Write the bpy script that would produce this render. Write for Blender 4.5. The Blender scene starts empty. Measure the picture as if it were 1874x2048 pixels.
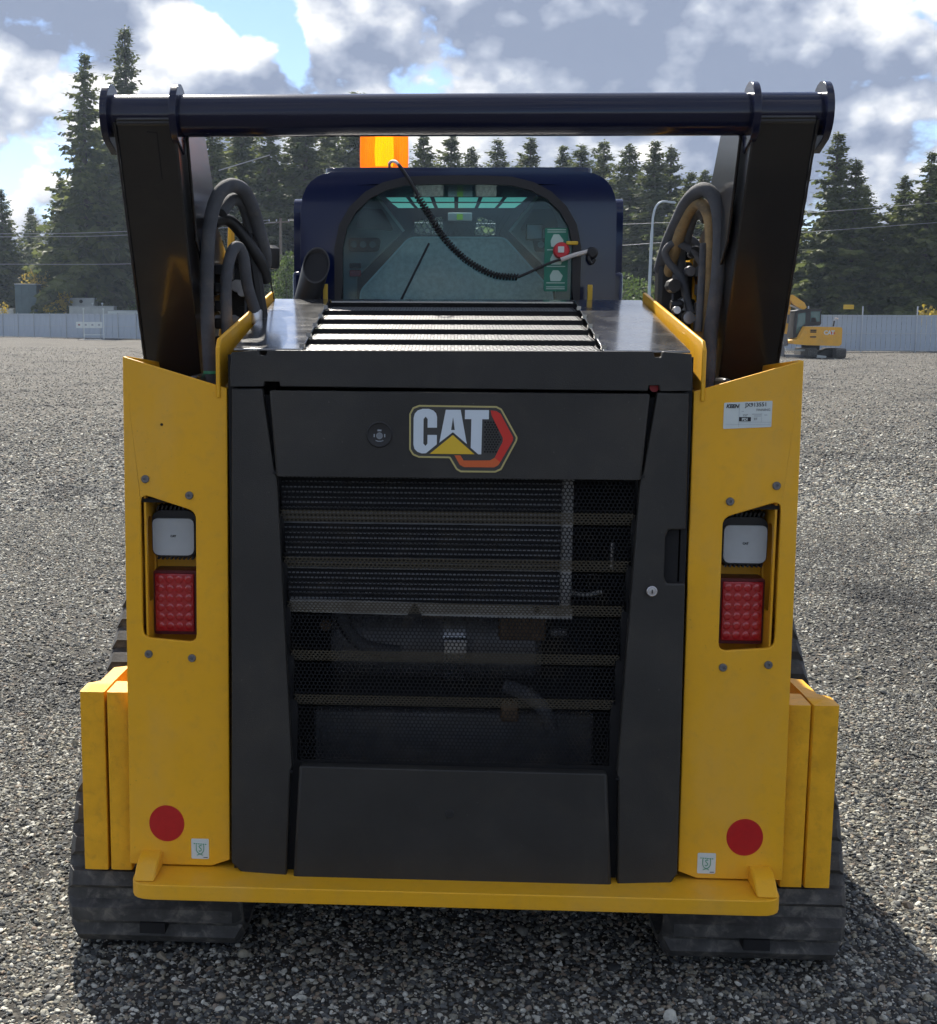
import bpy, bmesh, math, random
import numpy as np
from mathutils import Vector, Matrix
from mathutils.geometry import tessellate_polygon

R = math.radians
rnd = random.Random(7)
sc = bpy.context.scene
col = sc.collection

# ------------------------------------------------------------------ camera
cam = bpy.data.cameras.new('camera')
cam.sensor_fit = 'HORIZONTAL'; cam.sensor_width = 36.0
cam.lens = 50.75; cam.shift_x = 0.0972
cam.clip_start = 0.05; cam.clip_end = 3000
camo = bpy.data.objects.new('camera', cam); col.objects.link(camo)
camo.location = (0, 0, 1.76)
camo.matrix_world = Matrix.Translation((0, 0, 1.76)) @ Matrix.Rotation(R(90 - 8.312), 4, 'X') @ Matrix.Rotation(R(0.25), 4, 'Z')
sc.camera = camo

# ------------------------------------------------------------------ light
SUN_AZ, SUN_EL = R(-16), R(45)          # azimuth from +Y towards +X, elevation
sun = bpy.data.lights.new('sun', 'SUN'); sun.energy = 5.0; sun.angle = R(0.53); sun.color = (1.0, 0.94, 0.84)
suno = bpy.data.objects.new('sun', sun); col.objects.link(suno)
sdir = Vector((math.sin(SUN_AZ) * math.cos(SUN_EL), math.cos(SUN_AZ) * math.cos(SUN_EL), math.sin(SUN_EL)))
suno.rotation_euler = sdir.to_track_quat('Z', 'Y').to_euler()
suno.location = (-20, 60, 60)

sc.view_settings.view_transform = 'Standard'; sc.view_settings.look = 'None'
sc.view_settings.exposure = 1.0; sc.view_settings.gamma = 1.0
sc.view_settings.use_curve_mapping = False
sc.cycles.max_bounces = 6; sc.cycles.diffuse_bounces = 3; sc.cycles.glossy_bounces = 3; sc.cycles.transparent_max_bounces = 12; sc.cycles.use_light_tree = False
sc.cycles.use_adaptive_sampling = True; sc.cycles.adaptive_threshold = .02

# ------------------------------------------------------------------ world: sky with broken cloud
world = bpy.data.worlds.new('World'); sc.world = world; world.use_nodes = True
wt = world.node_tree; wn = wt.nodes
bg = wn['Background']; bg.inputs[1].default_value = 0.1
world.cycles.sampling_method = 'MANUAL'; world.cycles.sample_map_resolution = 512
class NG:
    def __init__(s, nt): s.nt = nt
    def new(s, t, **k):
        n = s.nt.nodes.new(t)
        for a, b in k.items(): setattr(n, a, b)
        return n
    def put(s, sock, v):
        if isinstance(v, bpy.types.NodeSocket): s.nt.links.new(v, sock)
        else: sock.default_value = v
    def m(s, op, a, b=0.0, c=0.0, clamp=False):
        n = s.new('ShaderNodeMath', operation=op, use_clamp=clamp)
        s.put(n.inputs[0], a); s.put(n.inputs[1], b); s.put(n.inputs[2], c)
        return n.outputs[0]
    def vm(s, op, a, b):
        n = s.new('ShaderNodeVectorMath', operation=op)
        s.put(n.inputs[0], a); s.put(n.inputs[1], b); return n.outputs[0]
    def noise(s, vec, scale, detail=4, rough=.5, dist=0.0):
        n = s.new('ShaderNodeTexNoise')
        if vec is not None: s.put(n.inputs['Vector'], vec)
        n.inputs['Scale'].default_value = scale; n.inputs['Detail'].default_value = detail
        n.inputs['Roughness'].default_value = rough; n.inputs['Distortion'].default_value = dist
        return n.outputs[0]
    def mix(s, f, a, b, blend='MIX'):
        n = s.new('ShaderNodeMix', data_type='RGBA', blend_type=blend)
        s.put(n.inputs[0], f); s.put(n.inputs[6], a); s.put(n.inputs[7], b); return n.outputs[2]
    def rng(s, v, a, b, c=0.0, d=1.0, smooth=True):
        n = s.new('ShaderNodeMapRange', interpolation_type='SMOOTHSTEP' if smooth else 'LINEAR')
        s.put(n.inputs[0], v)
        for i, q in enumerate((a, b, c, d)): n.inputs[i + 1].default_value = q
        return n.outputs[0]
    def ramp(s, f, stops):
        n = s.new('ShaderNodeValToRGB'); e = n.color_ramp.elements
        while len(e) < len(stops): e.new(.5)
        for i, (p, c) in enumerate(stops): e[i].position = p; e[i].color = (*c, 1)
        s.put(n.inputs[0], f); return n.outputs[0]
g = NG(wt)
sky = g.new('ShaderNodeTexSky', sky_type='NISHITA', sun_disc=False, sun_elevation=SUN_EL, sun_rotation=SUN_AZ,
            altitude=100.0, air_density=1.0, dust_density=0.2, ozone_density=3.0)
tc = g.new('ShaderNodeTexCoord')
dirv = tc.outputs['Generated']
sep = g.new('ShaderNodeSeparateXYZ'); g.put(sep.inputs[0], dirv)
az = g.m('ARCTAN2', sep.outputs[0], sep.outputs[1]); el = g.m('ARCSINE', sep.outputs[2])
def blob(a, e, ra, re, w):
    p = g.m('DIVIDE', g.m('SUBTRACT', az, R(a)), R(ra)); q = g.m('DIVIDE', g.m('SUBTRACT', el, R(e)), R(re))
    s2 = g.m('ADD', g.m('MULTIPLY', p, p), g.m('MULTIPLY', q, q))
    return g.m('MULTIPLY', g.m('EXPONENT', g.m('MULTIPLY', s2, -1.0)), w)
def total(v, l):
    for b in l: v = g.m('ADD', v, b)
    return v
v2 = g.vm('MULTIPLY', dirv, (1.0, 1.0, 1.35))
off = tuple(0.02 * c for c in (-.45, .0, 1.5))
n1 = g.noise(v2, 8.5, 5, .58)
n2 = g.noise(g.vm('ADD', v2, off), 8.5, 3, .58)
n3 = g.noise(v2, 30.0, 4, .62)
puff = g.m('SUBTRACT', g.m('MULTIPLY', g.m('ABSOLUTE', g.m('SUBTRACT', g.noise(v2, 13.0, 3, .5), .5)), 3.4), .34)
dens = g.m('ADD', n1, g.m('MULTIPLY', g.m('SUBTRACT', n3, .5), .34))
dens = g.m('ADD', dens, g.m('MULTIPLY', puff, .22))
dens = total(g.m('ADD', dens, .03), [blob(4, 9, 22, 9, .13),
    blob(-6.2, 14.0, 1.9, 1.5, -.36), blob(-4.7, 12.3, 1.2, 1.3, -.32), blob(-3.5, 11.0, .6, 1.2, -.30),
    blob(-12.6, 5.6, 3.2, 1.6, -.26), blob(-9.3, 11.6, 1.8, 2.0, .12), blob(-.5, 11.8, 2.0, 2.2, .14),
    blob(19.0, 12.0, 1.0, 1.6, -.09), blob(-15.5, 12.0, 4.5, 2.6, .12), blob(12.5, 10.0, 6.5, 4.5, .20), blob(5.5, 8.5, .9, .5, -.10)])
cover = g.rng(dens, .43, .53)
shade = g.m('ADD', g.m('ADD', .42, g.m('MULTIPLY', puff, .9)), g.m('MULTIPLY', g.m('SUBTRACT', n1, n2), 5.2))
shade = g.m('ADD', shade, g.m('MULTIPLY', g.m('SUBTRACT', n3, .5), 1.05))
shade = g.m('ADD', shade, g.m('MULTIPLY', g.m('SUBTRACT', dens, .62), -1.1))
shade = total(shade, [blob(-8.2, 11.6, 2.6, 2.8, .34), blob(0.6, 11.6, 3.8, 2.8, .34), blob(-15.5, 13.0, 4.4, 3.0, -.62),
                      blob(-15, 8.3, 2.4, 1.4, .22), blob(12.0, 10.5, 5.2, 4.5, -.27), blob(7.0, 7.6, 2.4, 1.5, .30),
                      blob(17.0, 13.2, 1.2, 1.2, .18), blob(21.0, 9.0, 2.6, 2.8, .0), blob(-5, 8.5, 5, 1.2, .12), blob(18.6, 11.2, .9, 1.5, -.2)])
shade = g.m('MINIMUM', g.m('MAXIMUM', shade, 0.0), 1.0)
cloud = g.ramp(shade, [(0.0, (.25, .30, .41)), (.42, (.44, .49, .59)), (.78, (.78, .80, .83)), (1.0, (1.06, 1.04, 1.0))])
cloud10 = g.mix(1.0, cloud, (6.0, 6.0, 6.1, 1), 'MULTIPLY')
skyb = g.mix(1.0, sky.outputs[0], (.70, .71, .82, 1), 'MULTIPLY')
skyc = g.mix(cover, skyb, cloud10)
g.put(bg.inputs[0], skyc)

# ------------------------------------------------------------------ materials
MATS = {}
def mat(name, base, rough=.5, metal=0.0, coat=0.0, coat_rough=.1, coat_ior=1.5, var=.0, vscale=6.0, dirt=None, dirt_amt=.0, dirt_scale=4.0,
        bump=0.0, bscale=200.0, trans=0.0, ior=1.45, emit=None, estr=0.0, spec=.5, alpha=1.0, rvar=.0, translucent=0.0):
    m = bpy.data.materials.new(name); m.use_nodes = True; MATS[name] = m
    G = NG(m.node_tree); p = m.node_tree.nodes['Principled BSDF']
    tcn = G.new('ShaderNodeTexCoord'); v = tcn.outputs['Object']
    c = (*base, 1)
    if var:
        n = G.noise(v, vscale, 5, .6)
        c = G.mix(G.rng(n, .3, .7), tuple(x * (1 - var) for x in base) + (1,), tuple(min(1, x * (1 + var)) for x in base) + (1,))
    if dirt:
        n = G.noise(v, dirt_scale, 7, .65, .4)
        c = G.mix(G.m('MULTIPLY', G.rng(n, .48, .72), dirt_amt), c, (*dirt, 1))
    G.put(p.inputs['Base Color'], c)
    p.inputs['Roughness'].default_value = rough
    if rvar:
        n = G.noise(v, 9.0, 6, .6)
        G.put(p.inputs['Roughness'], G.rng(n, .3, .7, max(.02, rough - rvar), rough + rvar))
    p.inputs['Metallic'].default_value = metal
    p.inputs['Specular IOR Level'].default_value = spec
    p.inputs['Coat Weight'].default_value = coat; p.inputs['Coat IOR'].default_value = coat_ior; p.inputs['Coat Roughness'].default_value = coat_rough
    p.inputs['Transmission Weight'].default_value = trans; p.inputs['IOR'].default_value = ior
    p.inputs['Alpha'].default_value = alpha
    if emit: p.inputs['Emission Color'].default_value = (*emit, 1); p.inputs['Emission Strength'].default_value = estr
    if bump:
        b = G.new('ShaderNodeBump'); b.inputs['Strength'].default_value = bump; b.inputs['Distance'].default_value = .002
        G.put(b.inputs['Height'], G.noise(v, bscale, 3, .6)); G.put(p.inputs['Normal'], b.outputs[0])
    if translucent:
        t = G.new('ShaderNodeBsdfTranslucent'); G.put(t.inputs[0], c)
        mx = G.new('ShaderNodeMixShader'); mx.inputs[0].default_value = translucent
        G.put(mx.inputs[1], p.outputs[0]); G.put(mx.inputs[2], t.outputs[0])
        G.put(m.node_tree.nodes['Material Output'].inputs[0], mx.outputs[0])
    return m
YEL = mat('yellow_paint', (.80, .410, .018), .40, spec=.35, var=.03, vscale=2, dirt=(.42, .25, .07), dirt_amt=.16, dirt_scale=26, bump=.12, bscale=260, rvar=.08)
def weather(m, speck, scr):
    G = NG(m.node_tree); p = m.node_tree.nodes['Principled BSDF']; lk = p.inputs['Base Color'].links[0]; c = lk.from_socket
    t = G.new('ShaderNodeTexCoord').outputs['Object']
    sp = G.rng(G.noise(t, 120, 2, .5), .72, .78); c = G.mix(G.m('MULTIPLY', sp, .3), c, (*speck, 1))
    sc1 = G.rng(G.noise(G.vm('MULTIPLY', t, (260, 40, 5)), 1.0, 3, .6), .70, .80); c = G.mix(G.m('MULTIPLY', sc1, .22), c, (*scr, 1))
    low = G.noise(G.vm('MULTIPLY', t, (3, 3, 1.2)), 1.6, 6, .65); c = G.mix(G.m('MULTIPLY', G.rng(low, .45, .75), .16), c, (*scr, 1))
    G.put(p.inputs['Base Color'], c)
weather(YEL, (.10, .07, .03), (.62, .45, .20))
YELR = mat('rough_yellow_paint', (.78, .395, .018), .45, spec=.3, var=.08, vscale=14, dirt=(.25, .13, .03), dirt_amt=.22, dirt_scale=34, bump=.5, bscale=70)
SKYBLK = mat('sky_tinted_black_gloss', (.005, .007, .026), .18, coat=.25, coat_rough=.08, spec=.4, bump=.04, bscale=120)  # black paint with the blue sky reflection tinted into its base colour
BLK = mat('black_gloss_paint', (.010, .0095, .0105), .30, coat=.5, coat_rough=.1, bump=.04, bscale=120, dirt=(.022, .02, .018), dirt_amt=.6, dirt_scale=7)
CAB = mat('cab_sky_tinted_black', (.003, .009, .048), .14, coat=.25, coat_rough=.04, spec=.4)  # black cab paint; the base colour carries the sky's blue reflection
HOOD = mat('charcoal_textured_paint', (.031, .030, .028), .48, spec=.4, var=.16, vscale=3, dirt=(.055, .048, .038), dirt_amt=.35, dirt_scale=6, bump=.45, bscale=420, rvar=.07)
weather(HOOD, (.16, .15, .13), (.075, .07, .06))
HOODT = mat('charcoal_satin_paint', (.05, .052, .056), .22, coat=1.0, coat_rough=.14, coat_ior=2.3, var=.12, vscale=6, dirt=(.16, .15, .13), dirt_amt=.3, dirt_scale=14, rvar=.1)
PERF = mat('perforated_black_steel', (.005, .005, .006), .55, spec=.15, dirt=(.028, .023, .016), dirt_amt=.7, dirt_scale=10)
PERFD = mat('dusty_perforated_steel', (.085, .076, .058), .7, dirt=(.085, .078, .062), dirt_amt=.7, dirt_scale=16)
LOUV = mat('louvre_steel', (.55, .55, .55), .34, metal=.8, dirt=(.10, .10, .10), dirt_amt=.8, dirt_scale=110, bump=1.0, bscale=150)
DARK = mat('matt_black', (.008, .008, .009), .8)
DGREY = mat('dark_plastic', (.02, .02, .021), .55)
RUB = mat('track_rubber', (.055, .054, .052), .75, var=.3, vscale=20, dirt=(.20, .185, .16), dirt_amt=.75, dirt_scale=22, bump=.6, bscale=90)
HOSE = mat('hose_sleeve', (.075, .08, .09), .8, var=.15, vscale=18, dirt=(.2, .18, .15), dirt_amt=.35, dirt_scale=12, bump=.8, bscale=400)
HOSET = mat('tan_hose_sleeve', (.30, .21, .10), .8, var=.2, vscale=25, dirt=(.08, .075, .07), dirt_amt=.7, dirt_scale=16, bump=.8, bscale=400)
STEEL = mat('zinc_steel', (.55, .55, .56), .35, metal=.9, var=.1, vscale=30)
GSTEEL = mat('grey_steel', (.16, .16, .165), .5, metal=.5, var=.15, vscale=20)
ALU = mat('dull_aluminium', (.27, .27, .26), .55, metal=.3, var=.15, vscale=14, dirt=(.12, .10, .08), dirt_amt=.6, dirt_scale=9)
BRASS = mat('dusty_brown_metal', (.12, .075, .04), .65, var=.2, vscale=16)
WHITE = mat('white_vinyl', (.60, .66, .64), .5, var=.03, vscale=20)
LENSW = mat('frosted_lens', (.46, .50, .52), .35, coat=.4, coat_rough=.15, var=.03, vscale=30)
RED = mat('red_lens', (.42, .012, .02), .25, coat=.6, coat_rough=.08, spec=.7)
REDB = mat('red_lens_cell', (.46, .016, .022), .18, coat=.8, coat_rough=.06)
REDD = mat('red_lens_frame', (.10, .006, .01), .4)
REFL = mat('red_reflector', (.46, .010, .012), .38, var=.05, vscale=60, bump=.3, bscale=700)
LWHITE = mat('logo_white', (.62, .70, .76), .4)
LYEL = mat('logo_yellow', (.72, .48, .03), .4)
LRED = mat('logo_red', (.58, .03, .02), .4)
LORA = mat('logo_orange', (.62, .12, .03), .4)
LTAN = mat('logo_outline', (.46, .40, .16), .4)
LDK = mat('logo_dark', (.05, .05, .047), .5)
INK = mat('black_ink', (.02, .02, .022), .6)
GREY = mat('grey_ink', (.30, .33, .36), .6)
GRN = mat('green_ink', (.05, .30, .16), .5)
GSTK = mat('green_sticker', (.02, .20, .13), .45)
GLASS = None
CORD = mat('black_cord', (.015, .015, .016), .45)
WCORD = mat('white_wire', (.55, .53, .5), .5)
REDP = mat('red_plastic', (.55, .03, .04), .4)
YELP = mat('yellow_plastic', (.62, .40, .03), .45)
INTG = mat('grey_trim', (.24, .28, .30), .7, var=.08, vscale=8)
INTD = mat('dark_trim', (.02, .024, .028), .7)
SEATM = mat('grey_speckled_panel', (.56, .57, .55), .8, var=.14, vscale=60, dirt=(.42, .43, .42), dirt_amt=.45, dirt_scale=26)
TEALG = mat('teal_skylight', (.25, .72, .62), .3, translucent=.85)
AMBER = mat('amber_lens', (1.0, .30, .006), .2, coat=.6, coat_rough=.08, translucent=.7, emit=(1.0, .36, .0), estr=.62)
AMBERB = mat('amber_core', (1.0, .58, .04), .3, emit=(1.0, .62, .04), estr=1.6)
BARK = mat('bark', (.075, .058, .045), .9, var=.3, vscale=6, bump=.6, bscale=12)
FENCE = mat('blue_grey_sheet', (.36, .42, .49), .55, var=.06, vscale=.8)
FPOST = mat('galvanised_post', (.42, .45, .47), .5, metal=.3, var=.1, vscale=3)
CONC = mat('pale_panel', (.42, .45, .44), .7, var=.08, vscale=1.5)
TEALB = mat('dark_teal_panel', (.07, .11, .125), .6, var=.1, vscale=2)
LAMP = mat('lamp_post_steel', (.40, .46, .50), .5, metal=.3)
WOOD = mat('weathered_pole', (.16, .13, .10), .9, var=.2, vscale=3)
WIRE = mat('bare_cable', (.30, .30, .30), .5)
XYEL = mat('excavator_yellow', (.72, .37, .03), .42, var=.06, vscale=2, dirt=(.4, .3, .16), dirt_amt=.25, dirt_scale=3)
XGLS = mat('excavator_glass', (.03, .10, .10), .06, spec=.8)

def glass_mat(name, tint, refl=.10, haze=.05):
    m = bpy.data.materials.new(name); m.use_nodes = True; G = NG(m.node_tree); nt = m.node_tree
    nt.nodes.remove(nt.nodes['Principled BSDF'])
    t = G.new('ShaderNodeBsdfTransparent'); t.inputs[0].default_value = (*tint, 1)
    gl = G.new('ShaderNodeBsdfGlossy'); gl.inputs['Roughness'].default_value = .03
    df = G.new('ShaderNodeBsdfDiffuse'); df.inputs[0].default_value = (.5, .52, .5, 1)
    fr = G.new('ShaderNodeFresnel'); fr.inputs[0].default_value = 1.5
    tcn = G.new('ShaderNodeTexCoord')
    dust = G.m('MULTIPLY', G.rng(G.noise(tcn.outputs['Object'], 14, 8, .7), .35, .75), haze)
    m1 = G.new('ShaderNodeMixShader'); G.put(m1.inputs[0], G.m('ADD', fr.outputs[0], refl - .04)); G.put(m1.inputs[1], t.outputs[0]); G.put(m1.inputs[2], gl.outputs[0])
    m2 = G.new('ShaderNodeMixShader'); G.put(m2.inputs[0], dust); G.put(m2.inputs[1], m1.outputs[0]); G.put(m2.inputs[2], df.outputs[0])
    G.put(nt.nodes['Material Output'].inputs[0], m2.outputs[0]); return m
GLASS = glass_mat('tinted_glass', (.80, .95, .97), .022, .012)
ADOME = bpy.data.materials.new('amber_dome'); ADOME.use_nodes = True; G = NG(ADOME.node_tree); nt = ADOME.node_tree; p = nt.nodes['Principled BSDF']
p.inputs['Base Color'].default_value = (1.0, .27, .005, 1); p.inputs['Roughness'].default_value = .15; p.inputs['Emission Color'].default_value = (1.0, .25, 0, 1); p.inputs['Emission Strength'].default_value = .30
tl_ = G.new('ShaderNodeBsdfTranslucent'); tl_.inputs[0].default_value = (1.0, .34, .01, 1); tr_ = G.new('ShaderNodeBsdfTransparent'); tr_.inputs[0].default_value = (1.0, .62, .08, 1)
ma = G.new('ShaderNodeMixShader'); ma.inputs[0].default_value = .55; G.put(ma.inputs[1], p.outputs[0]); G.put(ma.inputs[2], tl_.outputs[0])
mb_ = G.new('ShaderNodeMixShader'); mb_.inputs[0].default_value = .42; G.put(mb_.inputs[1], ma.outputs[0]); G.put(mb_.inputs[2], tr_.outputs[0])
G.put(nt.nodes['Material Output'].inputs[0], mb_.outputs[0])

def foliage(name, c1, c2, tl=.35):
    m = bpy.data.materials.new(name); m.use_nodes = True; G = NG(m.node_tree); nt = m.node_tree
    p = nt.nodes['Principled BSDF']; p.inputs['Roughness'].default_value = .6; p.inputs['Specular IOR Level'].default_value = .25
    geo = G.new('ShaderNodeNewGeometry'); tcn = G.new('ShaderNodeTexCoord')
    oi = G.new('ShaderNodeObjectInfo')
    n = G.noise(tcn.outputs['Object'], .45, 3, .5)
    f = G.m('ADD', G.m('MULTIPLY', geo.outputs['Random Per Island'], .55), G.m('MULTIPLY', G.rng(n, .3, .7), .45))
    c = G.mix(f, (*c1, 1), (*c2, 1))
    c = G.mix(G.m('MULTIPLY', oi.outputs['Random'], .35), c, (*[x * .6 for x in c1], 1))
    G.put(p.inputs['Base Color'], c)
    t = G.new('ShaderNodeBsdfTranslucent'); G.put(t.inputs[0], c)
    mx = G.new('ShaderNodeMixShader'); mx.inputs[0].default_value = tl
    G.put(mx.inputs[1], p.outputs[0]); G.put(mx.inputs[2], t.outputs[0])
    G.put(nt.nodes['Material Output'].inputs[0], mx.outputs[0]); return m
NEED = foliage('conifer_needles', (.05, .072, .026), (.17, .19, .055), .5)
NEEDF = foliage('distant_needles', (.05, .068, .04), (.115, .135, .066), .45)
LYELL = foliage('yellow_leaves', (.34, .25, .03), (.62, .48, .07), .55)
LOCHR = foliage('ochre_leaves', (.30, .22, .04), (.52, .40, .09), .5)
LGREEN = foliage('fresh_leaves', (.06, .10, .02), (.14, .20, .045), .45)

# ------------------------------------------------------------------ mesh helpers
class MB:
    def __init__(s): s.v = []; s.f = []
    def add(s, vs, fs):
        o = len(s.v); s.v += [tuple(p) for p in vs]; s.f += [tuple(i + o for i in f) for f in fs]; return s
    def box(s, a, b):
        x0, y0, z0 = (min(p, q) for p, q in zip(a, b)); x1, y1, z1 = (max(p, q) for p, q in zip(a, b))
        return s.add([(x0, y0, z0), (x1, y0, z0), (x1, y1, z0), (x0, y1, z0), (x0, y0, z1), (x1, y0, z1), (x1, y1, z1), (x0, y1, z1)],
                     [(0, 3, 2, 1), (4, 5, 6, 7), (0, 1, 5, 4), (1, 2, 6, 5), (2, 3, 7, 6), (3, 0, 4, 7)])
    def poly(s, outer, holes=(), a=0.0, b=.01, axis='Y'):
        """2-D outline (with holes) extruded from a to b along an axis.  Y: pts are (x,z); X: (y,z); Z: (x,y)"""
        loops = [list(outer)] + [list(h) for h in holes]
        flat = [p for l in loops for p in l]
        tris = tessellate_polygon([[Vector((p[0], p[1], 0)) for p in l] for l in loops])
        def P(p, h): return {'Y': (p[0], h, p[1]), 'X': (h, p[0], p[1]), 'Z': (p[0], p[1], h)}[axis]
        n = len(flat); vs = [P(p, a) for p in flat] + [P(p, b) for p in flat]; fs = []
        for t in tris: fs.append(tuple(t)); fs.append(tuple(i + n for i in reversed(t)))
        o = 0
        for l in loops:
            k = len(l)
            for i in range(k): j = (i + 1) % k; fs.append((o + i, o + j, o + j + n, o + i + n))
            o += k
        return s.add(vs, fs)
    def tube(s, path, r, n=12, caps=True, closed=False):
        pts = [Vector(p) for p in path]; k = len(pts)
        rr = r if isinstance(r, (list, tuple)) else [r] * k
        up = Vector((.31, .22, .92)).normalized(); rings = []; prev = None
        for i, p in enumerate(pts):
            if closed: t = (pts[(i + 1) % k] - pts[i - 1])
            else: t = pts[min(i + 1, k - 1)] - pts[max(i - 1, 0)]
            t.normalize()
            if prev is None:
                u = t.cross(up)
                if u.length < 1e-3: u = t.cross(Vector((1, 0, 0)))
            else: u = prev - t * prev.dot(t)
            u.normalize(); prev = u; w = t.cross(u)
            rings.append([p + (u * math.cos(2 * math.pi * q / n) + w * math.sin(2 * math.pi * q / n)) * rr[i] for q in range(n)])
        vs = [q for ring in rings for q in ring]; fs = []
        for i in range(k if closed else k - 1):
            b = ((i + 1) % k) * n
            for q in range(n): fs.append((i * n + q, i * n + (q + 1) % n, b + (q + 1) % n, b + q))
        if caps and not closed: fs.append(tuple(reversed(range(n)))); fs.append(tuple(range((k - 1) * n, k * n)))
        return s.add(vs, fs)
    def lathe(s, prof, c=(0, 0, 0), n=24, axis='Z'):
        vs = []; fs = []; k = len(prof)
        for r_, h in prof:
            for q in range(n):
                a = 2 * math.pi * q / n; x, y = r_ * math.cos(a), r_ * math.sin(a)
                p = {'Z': (x, y, h), 'Y': (x, h, y), 'X': (h, x, y)}[axis]
                vs.append(tuple(p[i] + c[i] for i in range(3)))
        for i in range(k - 1):
            for q in range(n): fs.append((i * n + q, i * n + (q + 1) % n, (i + 1) * n + (q + 1) % n, (i + 1) * n + q))
        fs.append(tuple(reversed(range(n)))); fs.append(tuple(range((k - 1) * n, k * n)))
        return s.add(vs, fs)
    def ribbon(s, pts, w, a, b, closed=True):
        """flat stroke of width w along 2-D (x,z) points, between y=a and y=b"""
        P = [Vector((p[0], p[1])) for p in pts]; k = len(P); inn = []; out = []
        for i in range(k):
            if closed: d1 = (P[i] - P[i - 1]).normalized(); d2 = (P[(i + 1) % k] - P[i]).normalized()
            else:
                d1 = (P[i] - P[max(i - 1, 0)]); d2 = (P[min(i + 1, k - 1)] - P[i])
                if d1.length < 1e-9: d1 = d2
                if d2.length < 1e-9: d2 = d1
                d1 = d1.normalized(); d2 = d2.normalized()
            t = (d1 + d2).normalized(); nn = Vector((-t.y, t.x)); sc_ = 1 / max(.5, nn.dot(Vector((-d1.y, d1.x))))
            out.append(P[i] + nn * w / 2 * sc_); inn.append(P[i] - nn * w / 2 * sc_)
        vs = [(p.x, a, p.y) for p in out] + [(p.x, a, p.y) for p in inn] + [(p.x, b, p.y) for p in out] + [(p.x, b, p.y) for p in inn]
        fs = []
        for i in range(k if closed else k - 1):
            j = (i + 1) % k
            fs += [(i, j, k + j, k + i), (2 * k + i, 3 * k + i, 3 * k + j, 2 * k + j), (i, 2 * k + i, 2 * k + j, j), (k + i, k + j, 3 * k + j, 3 * k + i)]
        return s.add(vs, fs)
    def mesh(s, name, material, smooth=True, ang=35, fix=True):
        me = bpy.data.meshes.new(name); me.from_pydata(s.v, [], s.f)
        if fix:
            bm = bmesh.new(); bm.from_mesh(me); bmesh.ops.recalc_face_normals(bm, faces=bm.faces); bm.to_mesh(me); bm.free()
        if material: me.materials.append(material)
        if smooth:
            me.polygons.foreach_set('use_smooth', [True] * len(me.polygons)); me.set_sharp_from_angle(angle=R(ang))
        return me
    def build(s, name, material, parent=None, bevel=0.0, smooth=True, ang=35, seg=2):
        o = bpy.data.objects.new(name, s.mesh(name, material, smooth, ang)); col.objects.link(o)
        if parent: o.parent = parent
        if bevel:
            md = o.modifiers.new('bevel', 'BEVEL'); md.width = bevel; md.segments = seg; md.limit_method = 'ANGLE'; md.angle_limit = R(40)
            md.harden_normals = False
        return o
def rbox(a, b): return MB().box(a, b)
def empty(name, loc=(0, 0, 0), rz=0.0):
    o = bpy.data.objects.new(name, None); col.objects.link(o); o.location = loc; o.rotation_euler = (0, 0, rz); o.empty_display_size = .2; return o
def tag(o, label=None, cat=None, group=None, kind=None):
    if label: o['label'] = label
    if cat: o['category'] = cat
    if group: o['group'] = group
    if kind: o['kind'] = kind
    return o
def inst(src_mesh, name, parent, loc=(0, 0, 0), rot=(0, 0, 0), scale=(1, 1, 1)):
    o = bpy.data.objects.new(name, src_mesh); col.objects.link(o); o.parent = parent
    o.location = loc; o.rotation_euler = rot; o.scale = scale; return o
def rpoly(pts, r, n=5):
    """round the corners of a polygon; r is a number or one per corner"""
    k = len(pts); rs = r if isinstance(r, (list, tuple)) else [r] * k; out = []
    for i in range(k):
        p = Vector(pts[i]); a = Vector(pts[i - 1]) - p; b = Vector(pts[(i + 1) % k]) - p
        if rs[i] <= 0: out.append(tuple(p)); continue
        ang = a.angle(b); d = min(rs[i] / math.tan(ang / 2), a.length * .49, b.length * .49)
        s0 = p + a.normalized() * d; s1 = p + b.normalized() * d
        for q in range(n + 1):
            t = q / n; out.append(tuple(s0 * (1 - t) ** 2 + p * 2 * t * (1 - t) + s1 * t * t))
    return out
def circ(cx, cz, r, n=24, rz=None):
    rz = rz or r
    return [(cx + r * math.cos(2 * math.pi * i / n), cz + rz * math.sin(2 * math.pi * i / n)) for i in range(n)]
def spline(pts, n=6):
    P = [Vector(p) for p in pts]; out = []
    for i in range(len(P) - 1):
        a = P[max(i - 1, 0)]; b = P[i]; c = P[i + 1]; d = P[min(i + 2, len(P) - 1)]
        for q in range(n):
            t = q / n
            out.append(.5 * ((2 * b) + (-a + c) * t + (2 * a - 5 * b + 4 * c - d) * t * t + (-a + 3 * b - 3 * c + d) * t ** 3))
    out.append(P[-1]); return out
def text_obj(txt, size, name, material, parent, x, y, z, shear=0.0, sx=1.0, rot=0.0, bold=0.0):
    cu = bpy.data.curves.new('text', 'FONT'); cu.body = txt; cu.size = size; cu.shear = shear; cu.resolution_u = 2; cu.offset = bold
    to = bpy.data.objects.new('text', cu)
    me = bpy.data.meshes.new_from_object(to); bpy.data.objects.remove(to); bpy.data.curves.remove(cu)
    ca, sa = math.cos(rot), math.sin(rot)
    for v in me.vertices:
        px, py = v.co.x * sx, v.co.y
        v.co = (x + px * ca - py * sa, y, z + px * sa + py * ca)
    me.materials.clear(); me.materials.append(material)
    o = bpy.data.objects.new(name, me); col.objects.link(o); o.parent = parent; return o

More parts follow.
